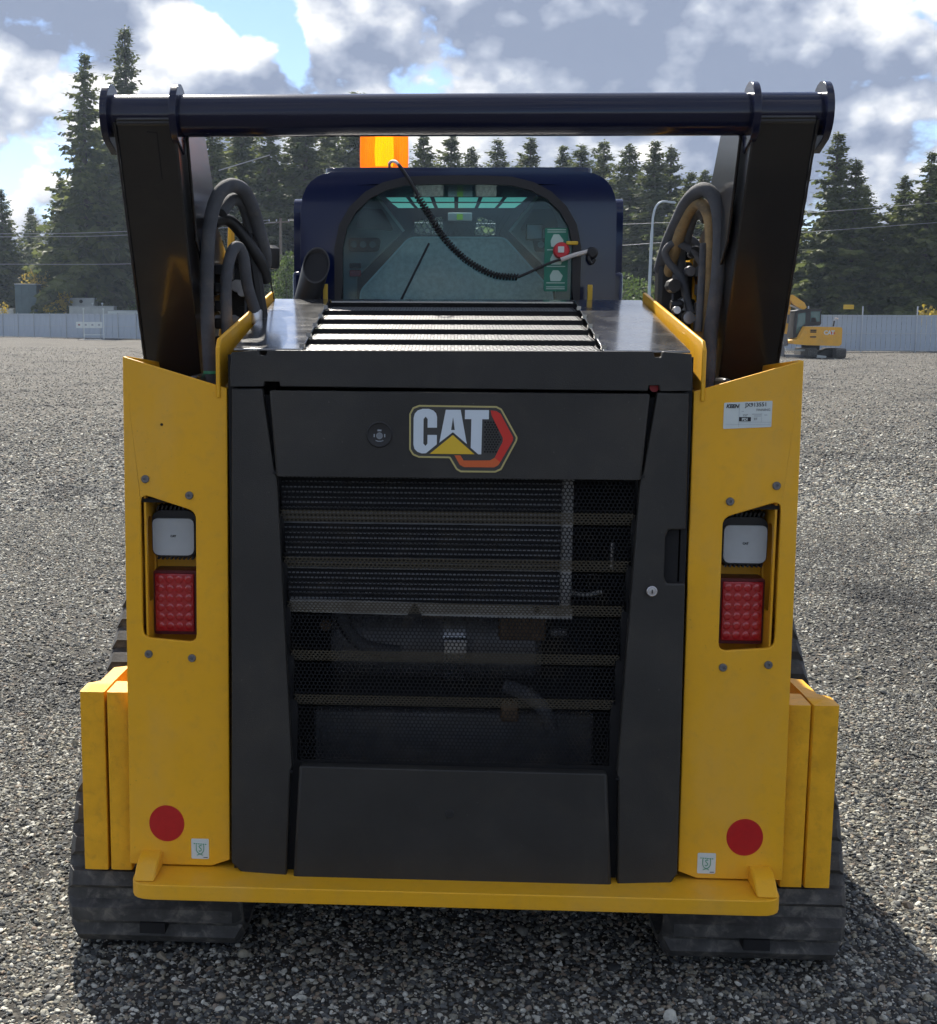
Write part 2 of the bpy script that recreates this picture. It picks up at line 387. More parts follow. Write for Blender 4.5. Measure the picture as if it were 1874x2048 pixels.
# ------------------------------------------------------------------ ground
def wear(G, pos, a, b):
    """compacted wheel tracks and damp patches in the yard, by position on the ground"""
    q = G.new('ShaderNodeSeparateXYZ'); G.put(q.inputs[0], pos)
    wob = G.noise(pos, .11, 2, .5); pat = G.noise(pos, .42, 4, .6)
    t1 = G.m('SINE', G.m('ADD', G.m('ADD', G.m('MULTIPLY', q.outputs[0], 1.35), G.m('MULTIPLY', q.outputs[1], -.62)), G.m('MULTIPLY', wob, 16.0)))
    t2 = G.m('SINE', G.m('ADD', G.m('ADD', G.m('MULTIPLY', q.outputs[0], .42), G.m('MULTIPLY', q.outputs[1], .85)), G.m('MULTIPLY', wob, 22.0)))
    f = G.m('ADD', G.m('MULTIPLY', G.rng(t1, .70, .98), .5), G.m('MULTIPLY', G.rng(t2, .78, .99), .45))
    f = G.m('MULTIPLY', f, G.rng(pat, .36, .6)); f = G.m('ADD', f, G.m('MULTIPLY', G.rng(pat, .52, .78), .55), clamp=True)
    return G.mix(f, (*a, 1), (*b, 1))
gm = bpy.data.materials.new('gravel_ground'); gm.use_nodes = True
G = NG(gm.node_tree); p = gm.node_tree.nodes['Principled BSDF']; p.inputs['Roughness'].default_value = .9; p.inputs['Specular IOR Level'].default_value = .2
tcn = G.new('ShaderNodeTexCoord'); v = tcn.outputs['Object']
vor = G.new('ShaderNodeTexVoronoi'); G.put(vor.inputs['Vector'], v); vor.inputs['Scale'].default_value = 38; vor.inputs['Randomness'].default_value = 1
vor2 = G.new('ShaderNodeTexVoronoi'); G.put(vor2.inputs['Vector'], v); vor2.inputs['Scale'].default_value = 15
sv = G.new('ShaderNodeSeparateColor'); G.put(sv.inputs[0], vor.outputs['Color'])
sv2 = G.new('ShaderNodeSeparateColor'); G.put(sv2.inputs[0], vor2.outputs['Color'])
c = G.ramp(sv.outputs[0], [(0, (.06, .06, .058)), (.3, (.15, .145, .135)), (.65, (.26, .245, .22)), (.88, (.36, .34, .30)), (1, (.56, .54, .5))])
c2 = G.ramp(sv2.outputs[1], [(0, (.11, .105, .10)), (.5, (.22, .21, .19)), (1, (.36, .34, .30))])
c = G.mix(.45, c, c2)
big = G.noise(G.vm('MULTIPLY', v, (.25, 1.0, 1.0)), .35, 6, .6, .5)
c = G.mix(G.m('MULTIPLY', G.rng(big, .42, .7), .38), c, (.15, .14, .125, 1))
big2 = G.noise(v, .9, 5, .6)
c = G.mix(G.m('MULTIPLY', G.rng(big2, .45, .75), .4), c, (.27, .255, .225, 1))
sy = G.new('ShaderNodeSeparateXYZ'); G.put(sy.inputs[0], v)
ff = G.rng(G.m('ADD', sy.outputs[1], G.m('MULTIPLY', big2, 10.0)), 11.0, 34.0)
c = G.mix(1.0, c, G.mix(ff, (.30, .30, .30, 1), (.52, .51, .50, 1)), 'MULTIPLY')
c = G.mix(1.0, c, wear(G, v, (.80, .795, .775), (.37, .38, .395)), 'MULTIPLY')
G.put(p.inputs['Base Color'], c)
bmp = G.new('ShaderNodeBump'); bmp.inputs['Strength'].default_value = 1.0; bmp.inputs['Distance'].default_value = .012
hh = G.m('ADD', G.m('MULTIPLY', vor.outputs['Distance'], -.8), G.m('MULTIPLY', G.noise(v, 70, 4, .6), .5))
hh = G.m('ADD', hh, G.m('MULTIPLY', G.noise(v, 9, 5, .65), 1.6)); hh = G.m('ADD', hh, G.m('MULTIPLY', big2, 3.5))
G.put(bmp.inputs['Height'], hh); G.put(p.inputs['Normal'], bmp.outputs[0])
# a sheet with gentle unevenness near the camera
def gz(x, y): return 0.0
gv = MB()
gv.add([(-700, -60, 0), (700, -60, 0), (700, 1500, 0), (-700, 1500, 0)], [(0, 1, 2, 3)])
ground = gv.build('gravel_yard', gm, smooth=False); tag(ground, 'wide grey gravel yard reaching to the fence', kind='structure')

# loose stones over the near ground: one stuff object, instanced stones
rng = np.random.default_rng(5)
stones = bpy.data.collections.new('stone_shapes')
stm = bpy.data.materials.new('loose_stone'); stm.use_nodes = True
G = NG(stm.node_tree); p = stm.node_tree.nodes['Principled BSDF']; p.inputs['Roughness'].default_value = .75; p.inputs['Specular IOR Level'].default_value = .3
oi = G.new('ShaderNodeObjectInfo'); tcn = G.new('ShaderNodeTexCoord')
c = G.ramp(oi.outputs['Random'], [(0, (.03, .033, .037)), (.18, (.08, .086, .09)), (.36, (.14, .145, .145)), (.52, (.26, .255, .22)), (.66, (.42, .385, .29)), (.74, (.30, .22, .16)), (.84, (.50, .49, .43)), (1.0, (.78, .76, .68))])
n = G.noise(tcn.outputs['Object'], 2.2, 6, .65)
c = G.mix(G.rng(n, .3, .7, 0, .5), c, (.10, .10, .095, 1)); c = G.mix(1.0, c, wear(G, oi.outputs['Location'], (.86, .86, .83), (.33, .34, .355)), 'MULTIPLY'); G.put(p.inputs['Base Color'], c)
for k in range(9):
    bm = bmesh.new(); bmesh.ops.create_icosphere(bm, subdivisions=2, radius=.5)
    ax = Vector((rng.uniform(.75, 1.25), rng.uniform(.6, 1.0), rng.uniform(.35, .75)))
    planes = [(Vector(rng.normal(size=3)).normalized(), rng.uniform(.26, .44)) for _ in range(11)]
    for vt in bm.verts:
        for nn, d in planes:
            e = vt.co.dot(nn)
            if e > d: vt.co -= nn * (e - d) * .97
        vt.co = Vector((vt.co.x * ax.x, vt.co.y * ax.y, vt.co.z * ax.z))
    me = bpy.data.meshes.new('stone'); bm.to_mesh(me); bm.free(); me.materials.append(stm)
    me.polygons.foreach_set('use_smooth', [True] * len(me.polygons)); me.set_sharp_from_angle(angle=R(26))
    so = bpy.data.objects.new('stone', me); stones.objects.link(so)
def scatter(n, y0, y1, smin, smax, pw):
    y = (rng.random(n) * (y1 ** 2 - y0 ** 2) + y0 ** 2) ** .5           # area grows with distance
    x = (rng.random(n) - .5) * 2 * (y * .42 + .5) + y * .068
    s = smin + (smax - smin) * rng.random(n) ** pw
    z = s * rng.uniform(-.05, .16, n)
    return np.stack([x, y, z], 1), s
parts = [scatter(190000, 2.6, 6.2, .007, .024, 2.2), scatter(900, 2.6, 7.0, .028, .050, 1.8), scatter(260000, 6.2, 14.0, .010, .028, 1.9)]
yy = 1 / (1 / 80. + rng.random(130000) * (1 / 12. - 1 / 80.)); ss = .02 + .03 * rng.random(130000) ** 1.6 + yy * .0004     # thinning out with distance
parts.append((np.stack([(rng.random(130000) - .5) * 2 * (yy * .42 + .5) + yy * .068, yy, ss * .05], 1), ss))
pos = np.concatenate([a for a, b in parts]); siz = np.concatenate([b for a, b in parts]); N = len(pos)
me = bpy.data.meshes.new('gravel'); me.vertices.add(N); me.vertices.foreach_set('co', pos.ravel())
def attr(nm, typ, dat, key):
    a = me.attributes.new(nm, typ, 'POINT'); a.data.foreach_set(key, np.ascontiguousarray(dat).ravel())
rotv = np.stack([rng.normal(0, .35, N), rng.normal(0, .35, N), rng.uniform(0, 6.28, N)], 1)
attr('rot', 'FLOAT_VECTOR', rotv.astype(np.float32), 'vector'); attr('scl', 'FLOAT', siz.astype(np.float32), 'value'); attr('idx', 'INT', rng.integers(0, 9, N).astype(np.int32), 'value')
gravel = bpy.data.objects.new('gravel', me); col.objects.link(gravel)
tag(gravel, 'loose grey and tan gravel stones covering the yard', kind='stuff')
ng = bpy.data.node_groups.new('gravel_scatter', 'GeometryNodeTree')
ng.interface.new_socket('Geometry', in_out='INPUT', socket_type='NodeSocketGeometry'); ng.interface.new_socket('Geometry', in_out='OUTPUT', socket_type='NodeSocketGeometry')
gi = ng.nodes.new('NodeGroupInput'); go = ng.nodes.new('NodeGroupOutput')
ci = ng.nodes.new('GeometryNodeCollectionInfo'); ci.inputs[0].default_value = stones; ci.inputs[1].default_value = True; ci.inputs[2].default_value = True
ip = ng.nodes.new('GeometryNodeInstanceOnPoints'); ip.inputs['Pick Instance'].default_value = True
def named(nm, typ):
    a = ng.nodes.new('GeometryNodeInputNamedAttribute'); a.data_type = typ; a.inputs[0].default_value = nm; return a.outputs[0]
L = ng.links.new
L(gi.outputs[0], ip.inputs['Points']); L(ci.outputs[0], ip.inputs['Instance']); L(named('idx', 'INT'), ip.inputs['Instance Index'])
L(named('rot', 'FLOAT_VECTOR'), ip.inputs['Rotation']); L(named('scl', 'FLOAT'), ip.inputs['Scale']); L(ip.outputs[0], go.inputs[0])
gravel.modifiers.new('scatter', 'NODES').node_group = ng

# ================================================================== compact track loader
LD = empty('compact_track_loader', (.195, 3.1984, .07), R(-2.97))
tag(LD, 'yellow and black compact track loader seen from behind, filling the middle of the yard', 'track loader')
def two(fn):
    for s in (-1, 1): fn(s)

# ---- rear bumper plate and tow tabs
pl = rpoly([(-.836, .45), (-.836, 0.0), (.836, 0.0), (.836, .45)], [0, .06, .06, 0])
bumper = MB().poly(pl, (), .199, .240, 'Z').build('rear_bumper_plate', YEL, LD, bevel=.006)
def tab(s):
    o = MB().poly([(.015, .241), (.125, .241), (.125, .283), (.085, .283), (.05, .268)], (), s * .772, s * .828, 'X').build('tow_tab', YEL, bumper, bevel=.005)
two(tab)

# ---- rear posts (tapering yellow box columns with a lamp window)
bolt_me = MB().lathe([(.0105, 0), (.0105, -.003), (.0085, -.0055), (.004, -.0055), (.0035, -.002)], axis='Y', n=16).mesh('bolt', GSTEEL)
def post(s):
    X = lambda l: [(s * x, z) for x, z in l]
    face = X([(.861, .244), (.849, 1.594), (.584, 1.515), (.591, .262), (.640, .244)])
    hole = rpoly(X([(.811, 1.244), (.668, 1.199), (.671, .855), (.812, .866)]), [.018, .03, .022, .024])
    if s > 0: face = face[::-1]
    po = MB().poly(face, [hole], .12, .132).build('rear_post', YEL, LD, bevel=.0025)
    MB().poly([(.1325, .244), (.62, .244), (.62, 1.56), (.1325, 1.594)], (), s * .838, s * .849, 'X').build('outer_side_plate', YEL, po, bevel=.002)
    MB().poly([(.1325, .264), (.62, .264), (.62, 1.50), (.1325, 1.515)], (), s * .592, s * .603, 'X').build('inner_side_plate', YEL, po, bevel=.002)
    # lamp pocket
    MB().box((s * .655, .262, .80), (s * .828, .270, 1.30)).build('lamp_pocket', YEL, po)
    MB().poly([(.134, .80), (.2615, .80), (.2615, 1.30), (.134, 1.30)], [rpoly([(.15, .95), (.24, .95), (.24, 1.16), (.15, 1.19)], .03)], s * .800, s * .806, 'X').build('pocket_bracket', YEL, po, bevel=.001)
    MB().box((s * .655, .134, .792), (s * .828, .262, .80)).build('pocket_floor', YEL, po)
    for x, z in ((.797, 1.282), (.684, 1.241), (.798, .822), (.684, .813)):
        inst(bolt_me, 'bolt', po, (s * x, .12, z))
    if s < 0: MB().lathe([(.0035, 0), (.0035, -.0015)], axis='Y', n=10, c=(-.752, .12, 1.422)).build('plug_hole', DARK, po)
    tag(MB().poly(circ(s * .759, .36, .047, 40, .050), (), .119, .1203).build('round_reflector', REFL, po), 'red round reflector')
    # square sticker with green shield
    xs, zs = (-.6705, .2915) if s < 0 else (.6635, .2865)
    st = MB().poly(rpoly([(xs - .0235, zs - .028), (xs + .0235, zs - .028), (xs + .0235, zs + .028), (xs - .0235, zs + .028)], .004), (), .1188, .1202).build('sticker', WHITE, po)
    tag(st, 'white square sticker with green shield mark')
    # work light
    wl = MB().poly(rpoly([(s * .682, 1.066), (s * .682, 1.191), (s * .800, 1.191), (s * .800, 1.066)], [.026, .03, .03, .026]), (), .196, .258).build('work_light', DGREY, LD, bevel=.004)
    ls = rpoly([(s * .742 - .0545, 1.072), (s * .742 - .055, 1.170), (s * .742 + .055, 1.170), (s * .742 + .0545, 1.072)], [.02, .016, .016, .02], 6)
    MB().poly(ls, (), .188, .197).build('lens', LENSW, wl, bevel=.005, seg=3)
    fin = MB().box((-.0025, 0, 0), (.0025, .05, .012)).mesh('cooling_fin', DGREY, smooth=False)
    for k in range(9):
        inst(fin, 'cooling_fin', wl, (s * .742 - .045 + k * .0113, .204, 1.190), (0, .35 if s < 0 else .35, 0))
        inst(fin, 'cooling_fin', wl, (s * .742 - .045 + k * .0113, .204, 1.058), (0, .35, 0))
    text_obj('CAT', .0075, 'lettering', INK, wl, s * .742 - .0072, .1865, 1.121, bold=.0004)
    # tail light
    tl = MB().poly(rpoly([(s * .681, .857), (s * .681, 1.030), (s * .799, 1.030), (s * .799, .857)], .008), (), .197, .258).build('tail_light', REDD, LD, bevel=.003)
    MB().box((s * .742 - .052, .190, .866), (s * .742 + .052, .1975, 1.022)).build('lens', RED, tl, bevel=.003)
    cell = MB().lathe([(.0112, 0), (.0100, -.0010), (.006, -.0016), (.002, -.0018)], axis='Y', n=12).mesh('lens_cell', REDB)
    for i in range(4):
        for j in range(6): inst(cell, 'lens_cell', tl, (s * .742 + (i - 1.5) * .0252, .1902, .944 + (j - 2.5) * .0253))
    # counterweights
    for q, (x0, x1) in enumerate(((.862, .921), (.927, .993))):
        out = rpoly([(x0, .15), (x1, .15), (x1, .235), (x1 - .028, .26), (x1 - .03, .40), (x1 - .07, .42), (x1 - .066, .26), (x0, .24)] if q else [(x0, .15), (x1, .15), (x1, .26), (x0, .26)], .006, 2)
        out = [(s * x, y) for x, y in out]
        MB().poly(out, (), .213, .708, 'Z').build('counterweight', YELR, LD, bevel=.009, seg=3)
    return po
posts = {s: post(s) for s in (-1, 1)}
# shield marks on the square stickers
def shield(s):
    xs, zs = (-.6705, .2915) if s < 0 else (.6635, .2865)
    k = 1.0; po = posts[s]; y0, y1 = .1178, .1186
    m = MB()
    m.ribbon([(xs - .010, zs + .012), (xs - .010, zs - .004), (xs - .006, zs - .011), (xs, zs - .015), (xs + .006, zs - .011), (xs + .010, zs - .004), (xs + .010, zs + .012)], .0016, y0, y1, closed=False)
    m.ribbon([(xs + .004, zs + .008), (xs + .001, zs + .010), (xs - .003, zs + .007), (xs - .001, zs + .003), (xs + .003, zs), (xs + .003, zs - .004), (xs - .001, zs - .007), (xs - .004, zs - .005)], .0018, y0, y1, closed=False)
    m.ribbon([(xs - .009, zs - .018), (xs, zs - .014), (xs + .007, zs - .018)], .0016, y0, y1, closed=False)
    for i in range(6): m.box((xs - .017 + i * .006, y0, zs + .0135 - i * .0003), (xs - .013 + i * .006, y1, zs + .0155 - i * .0003))
    m.build('shield_mark', GRN, po, smooth=False)
    MB().box((xs + .009, y0, zs - .0245), (xs + .020, y1, zs - .023)).build('print_line', INK, po)
two(shield)
# asset label on the right post
po = posts[1]
MB().poly(rpoly([(.659, 1.423), (.777, 1.429), (.777, 1.494), (.659, 1.488)], .003), (), .1185, .1202).build('asset_label', WHITE, po)
yt = .1180
text_obj('KEEN', .0125, 'lettering', INK, po, .664, yt, 1.4755, shear=.25, bold=.0006)
text_obj('JX913551', .0135, 'lettering', INK, po, .711, yt, 1.4785, rot=.04, bold=.0003)
text_obj('FINNING', .0085, 'lettering', INK, po, .7385, yt, 1.4680, rot=.04)
text_obj('157', .0085, 'lettering', INK, po, .705, yt, 1.4545, rot=.02)
text_obj('FF', .0090, 'lettering', INK, po, .733, yt, 1.4450, shear=.1, rot=.03)
MB().box((.697, .1178, 1.4425), (.726, .1184, 1.4530)).build('print_block', INK, po)
text_obj('PDI', .0095, 'lettering', WHITE, po, .7035, .1172, 1.4442, bold=.0004)
for a in (((.728, 1.4600), (.751, 1.4612)), ((.734, 1.4555), (.750, 1.4566)), ((.7025, 1.4665), (.708, 1.4675)), ((.698, 1.4405), (.775, 1.4410)), ((.6965, 1.428), (.6969, 1.486)), ((.664, 1.4345), (.774, 1.4349)), ((.752, 1.440), (.7523, 1.464))):
    MB().box((a[0][0], .1178, a[0][1]), (a[1][0], .1184, a[1][1])).build('print_line', GREY, po)
text_obj('105', .006, 'lettering', GREY, po, .757, yt, 1.4565)

# ---- engine enclosure (dark bay behind the door)
bay = MB()
bay.box((-.58, .12, .24), (-.565, 1.0, 1.60)); bay.box((.565, .12, .24), (.58, 1.0, 1.60)); bay.box((-.565, .94, .24), (.565, .96, 1.74)); bay.box((-.565, .12, .24), (.565, .94, .255))
bay.build('engine_bay', DARK, LD)
MB().box((-.54, .50, .16), (.54, 2.5, .239)).build('belly_pan', DARK, LD)
MB().box((-.60, .97, .24), (.60, 2.55, 1.45)).build('chassis', BLK, LD, bevel=.01)

# ---- engine door: two side panels, upper panel, grille, lower panel
def side_panel(s):
    pts = [(.568, 1.513), (.574, 1.171), (.530, 1.171), (.522, 1.150), (.522, 1.052), (.530, 1.034), (.577, 1.034), (.586, .262), (.566, .232), (.430, .224), (.424, .526), (.4195, .535), (.455, 1.300), (.462, 1.318), (.490, 1.513)] if s > 0 else \
          [(.568, 1.516), (.584, .262), (.560, .240), (.436, .224), (.424, .526), (.4195, .535), (.455, 1.300), (.462, 1.318), (.490, 1.516)]
    pts = [(s * x, z) for x, z in pts]
    o = MB().poly(pts, (), .083, .118)
    # fold the outer edge slightly forward
    o.v = [(x, y + (abs(x) - .42) * .11, z) for x, y, z in o.v]
    o.build('door_side_panel', HOOD, LD, bevel=.004, seg=3)
    MB().box((s * .418, .086, .519), (s * .432, .094, .525)).build('seam_notch', DARK, LD)
    MB().box((s * .446, .080, 1.303), (s * .464, .0822, 1.309)).build('seam_notch', DARK, LD)
two(side_panel)
MB().lathe([(.0135, .082), (.0135, .077), (.011, .075), (.0095, .076), (.005, .0755)], axis='Y', n=20, c=(.492, .004, 1.016)).build('door_lock', STEEL, LD)
MB().box((.4905, .0780, 1.011), (.4935, .0786, 1.021)).build('key_slot', DARK, LD)
up = MB().poly([(-.470, 1.512), (-.4545, 1.297), (.4545, 1.297), (.470, 1.510)], (), .078, .115).build('door_upper_panel', HOOD, LD, bevel=.004, seg=3)
lo = MB().poly([(-.400, .541), (-.4175, .222), (.4145, .214), (.394, .538)], (), .076, .115).build('door_lower_panel', HOOD, LD, bevel=.007, seg=3)
for x, z in ((-.009, .422),):
    MB().lathe([(.012, .0762), (.012, .0745), (.0085, .0738), (.0075, .0752), (.003, .0748)], axis='Y', n=16, c=(x, 0, z)).build('panel_plug', DGREY, lo)
# dark seams between door pieces
MB().poly([(-.56, 1.50), (-.56, .25), (.56, .25), (.56, 1.50)], [[(-.449, 1.292), (.449, 1.292), (.392, .546), (-.398, .546)]], .1185, .121).build('door_backing', DARK, LD)

# ---- logo badge on the upper panel
def LG(u, v_): return (-.119 + (u - 555) * .000268, 1.478 - (v_ - 150) * .000266)
lg = lambda l: [LG(u, v_) for u, v_ in l]
hexo = [(640, 152), (1350, 157), (1395, 180), (1543, 440), (1538, 470), (1402, 738), (1350, 763), (1030, 763), (992, 740), (927, 632), (640, 630), (588, 608), (557, 560), (555, 230), (583, 175)]
badge = MB().poly(rpoly(lg(hexo), .004, 3), (), .0768, .0785).build('logo_badge', LDK, LD)
MB().ribbon(rpoly(lg(hexo), .004, 3), .0042, .0758, .0775).build('badge_outline', LTAN, badge, smooth=False)
Cp = [(805, 355), (805, 255), (795, 220), (770, 195), (730, 180), (670, 180), (625, 195), (598, 225), (588, 265), (588, 515), (598, 555), (625, 582), (665, 597), (705, 595), (805, 510), (805, 423), (718, 423), (718, 505), (700, 527), (680, 505), (680, 275), (700, 252), (718, 275), (718, 355)]
MB().poly(lg(Cp), (), .0750, .0766).build('letter', LWHITE, badge)
MB().poly(lg([(885, 187), (1022, 187), (1083, 505), (953, 395), (828, 495)]), [lg([(953, 255), (970, 375), (936, 375)])], .0750, .0766).build('letter', LWHITE, badge)
MB().poly(lg([(1062, 187), (1283, 187), (1283, 272), (1222, 272), (1218, 600), (1190, 600), (1120, 540), (1122, 272), (1062, 272)]), (), .0750, .0766).build('letter', LWHITE, badge)
MB().poly(lg([(953, 422), (1155, 600), (740, 600)]), (), .0750, .0766).build('badge_triangle', LYEL, badge)
MB().poly(lg([(1298, 190), (1350, 195), (1390, 220), (1510, 440), (1507, 470), (1395, 672), (1342, 632), (1415, 480), (1415, 445), (1310, 240)]), (), .0750, .0766).build('badge_band', LRED, badge)
MB().poly(lg([(1395, 672), (1378, 700), (1340, 722), (1060, 722), (1020, 700), (970, 612), (1025, 612), (1055, 660), (1300, 657), (1342, 632)]), (), .0750, .0766).build('badge_band', LORA, badge)
hx = MB()
for i in range(7):
    for j in range(13):
        u, v_ = 1250 + i * 26 + (j % 2) * 13, 300 + j * 23
        if u < 1400 - abs(v_ - 450) * .35: hx.poly(circ(*LG(u, v_), .0026, 6), (), .0757, .0766)
hx.build('badge_mesh', DARK, badge, smooth=False)
# round gauge left of the badge
gg = MB().lathe([(.033, .079), (.033, .0765), (.030, .0745), (.028, .077), (.0275, .0772)], axis='Y', n=40, c=(-.195, 0, 1.405)).build('filter_gauge', DGREY, LD)
ring = MB().lathe([(.0082, .0768), (.0082, .0758), (.0066, .0758), (.0066, .0768)], axis='Y', n=24, c=(-.195, 0, 1.402)); ring.build('dial_ring', GREY, gg)
MB().box((-.200, .0760, 1.4135), (-.190, .0768, 1.4175)).build('dial_mark', GREY, gg)
MB().box((-.2095, .0760, 1.3985), (-.2065, .0768, 1.4065)).build('dial_mark', GREY, gg)
MB().box((-.1835, .0760, 1.3985), (-.1805, .0768, 1.4065)).build('dial_mark', GREY, gg)
MB().ribbon([(-.2045, 1.3905), (-.199, 1.3885), (-.191, 1.3885), (-.1855, 1.3905)], .002, .0760, .0768, closed=False).build('dial_mark', GREY, gg)

# ---- perforated sheets
def perf(profile, halfw, pitch, hole, x_off=0.0, edge=0.0):
    """hexagon-perforated sheet following a (y,z) profile; halfw(z) -> (xmin, xmax)"""
    P = np.array(profile, float); seg = np.linalg.norm(np.diff(P, axis=0), axis=1); S = np.concatenate([[0], np.cumsum(seg)])
    dv = pitch * math.sqrt(3) / 2; vs = []; fs = []; o = 0
    ang = np.radians(np.arange(6) * 60 + 30); ox = np.cos(ang); oy = np.sin(ang)
    Ro = pitch / math.sqrt(3); rows = int(S[-1] / dv)
    for j in range(rows + 1):
        s0 = j * dv; z0 = np.interp(s0, S, P[:, 1]); xa, xb = halfw(z0)
        xs = np.arange(xa + (pitch / 2 if j % 2 else 0), xb, pitch)
        if not len(xs): continue
        for part_r, store in ((Ro, 0), (hole, 1)): pass
        X = np.concatenate([xs[:, None] + Ro * ox, xs[:, None] + hole * ox], 1)
        Sv = np.clip(np.concatenate([np.tile(s0 + Ro * oy, (len(xs), 1)), np.tile(s0 + hole * oy, (len(xs), 1))], 1), 0, S[-1])
        Yv = np.interp(Sv, S, P[:, 0]); Zv = np.interp(Sv, S, P[:, 1])
        vs.append(np.stack([X, Yv, Zv], 2).reshape(-1, 3))
        b = (o + np.arange(len(xs)) * 12)[:, None]
        q = np.array([[i, (i + 1) % 6, 6 + (i + 1) % 6, 6 + i] for i in range(6)]).ravel()[None]
        fs.append((b + q).reshape(-1, 4)); o += 12 * len(xs)
    m = MB(); m.v = [tuple(r) for r in np.concatenate(vs)]; m.f = [tuple(r) for r in np.concatenate(fs).tolist()]; return m
def gw(z): t = (z - .546) / (1.292 - .546); return (-.398 - .052 * t, .392 + .058 * t)
bands = [1.292, 1.173, 1.052, .936, .808, .690, .546]
grille = empty('grille'); grille.parent = LD
for k in range(6):
    zt, zb = bands[k], bands[k + 1]
    y0, y1 = .100, .122
    gp = perf([(y1, zt), (y0, zb + (.038 if k < 5 else .002))], gw, .0106, .0044).build('grille_sheet', PERF, grille, smooth=False); gp['kind'] = 'stuff'
    if k < 5:
        gp = perf([(y0, zb + .0375), (y1 + .004, zb + .001)], gw, .0106, .0036).build('grille_ledge', PERFD, grille, smooth=False); gp['kind'] = 'stuff'
    def band_edge(s):
        xa = gw(zt)[0 if s < 0 else 1]; xb = gw(zb)[0 if s < 0 else 1]
        MB().add([(xa, y1, zt), (xb, y0, zb + (.038 if k < 5 else .002)), (xb + s * .02, y1 + .01, zb), (xa + s * .02, y1 + .01, zt)], [(0, 1, 2, 3)]).build('grille_edge', PERF, grille, smooth=False)
    two(band_edge)

# ---- radiator, cooler and engine seen through the grille
rad = MB().box((-.455, .165, .93), (.275, .24, 1.34)).build('radiator_core', DARK, LD)
TUBEM = mat('sooty_aluminium', (.21, .22, .235), .5, metal=.2, dirt=(.03, .03, .03), dirt_amt=.8, dirt_scale=7)
tube_me = MB().box((-.45, .154, -.0014), (.27, .165, .0014)).mesh('cooling_tube', TUBEM, smooth=False)
for k in range(30): inst(tube_me, 'cooling_tube', rad, (0, 0, .945 + k * .0132))
MB().box((.268, .14, .955), (.297, .24, 1.345)).build('header_tank', ALU, rad, bevel=.006)
MB().poly([(-.445, .936), (.300, .926), (.300, .955), (-.445, .972)], (), .142, .150).build('radiator_flange', ALU, rad)
MB().box((.297, .16, 1.295), (.352, .18, 1.325)).build('header_bracket', ALU, rad); MB().box((.335, .161, 1.3255), (.352, .179, 1.345)).build('header_bracket', ALU, rad)
MB().poly([(-.125, .930), (-.085, .930), (-.105, .965)], (), .135, .141).build('mount_tab', DARK, rad)
for x in (-.43, .21): MB().lathe([(.008, .141), (.008, .136)], axis='Y', n=12, c=(x, 0, .952)).build('mount_bolt', DARK, rad)
eng = MB().box((-.35, .52, .30), (.40, .90, .90)).build('engine_block', DARK, LD)
MB().tube(spline([(-.32, .34, .90), (-.29, .33, .84), (-.24, .32, .80), (-.15, .33, .785)]), .018, 12).build('coolant_hose', HOSE, eng)
MB().tube(spline([(.14, .34, .69), (.20, .32, .675), (.25, .31, .63), (.27, .31, .575)]), .02, 12).build('coolant_hose', HOSE, eng)
MB().lathe([(.10, -.30), (.11, -.28), (.11, .26), (.09, .28)], axis='X', n=28, c=(-.04, .44, .80)).build('muffler', GSTEEL, eng)
MB().lathe([(.115, -.03), (.115, .03)], axis='X', n=28, c=(.0, .44, .80)).build('clamp_band', STEEL, eng)
MB().box((-.03, .30, .785), (.035, .33, .83)).build('clamp', STEEL, eng, bevel=.004)
for a, b, m_ in (((.12, .33, .82), (.25, .40, .90), BRASS), ((-.20, .36, .80), (-.11, .40, .885), GSTEEL), ((-.10, .36, .82), (.0, .40, .89), BRASS), ((.02, .34, .925), (.10, .37, .95), BRASS), ((.16, .34, .925), (.20, .37, .95), BRASS), ((-.23, .33, .93), (-.05, .35, .955), GSTEEL), ((.13, .33, .59), (.18, .36, .65), BRASS), ((.26, .34, .83), (.31, .36, .855), GSTEEL), ((-.40, .45, .42), (.40, .50, .58), GSTEEL)):
    MB().box(a, b).build('engine_fitting', m_, eng, bevel=.008)
MB().lathe([(.015, .33), (.015, .35)], axis='Y', n=16, c=(-.355, 0, .855)).build('engine_fitting', BRASS, eng)
MB().tube([(.405, .2, 1.12), (.405, .2, 1.05)], .005, 8).build('spring_stay', STEEL, LD)
MB().ribbon([(.375, 1.325), (.41, 1.34), (.385, 1.30), (.425, 1.325)], .008, .17, .175, closed=False).build('bent_clip', GSTEEL, LD)
MB().tube(spline([(.30, .2, .985), (.34, .19, .983), (.38, .19, .99)]), .006, 8).build('drain_hose', ALU, LD)

# ---- top band across the rear of the hood
bp = [(-.572, 1.521), (-.572, 1.545), (-.567, 1.606), (-.499, 1.612), (-.497, 1.600), (-.480, 1.598), (-.476, 1.612), (.476, 1.614), (.480, 1.600), (.497, 1.600), (.500, 1.614), (.570, 1.608), (.574, 1.545), (.574, 1.519),
      (.496, 1.517), (.494, 1.531), (.468, 1.531), (.466, 1.517), (-.445, 1.522), (-.447, 1.534), (-.484, 1.534), (-.486, 1.522)]
bandm = MB().poly(bp, (), .092, .118); 
hb = bandm.build('hood_rear_band', HOOD, LD, bevel=.003)
MB().lathe([(.012, .125), (.012, .13)], axis='Y', n=14, c=(.487, 0, 1.525)).build('latch_knob', REDP, hb)

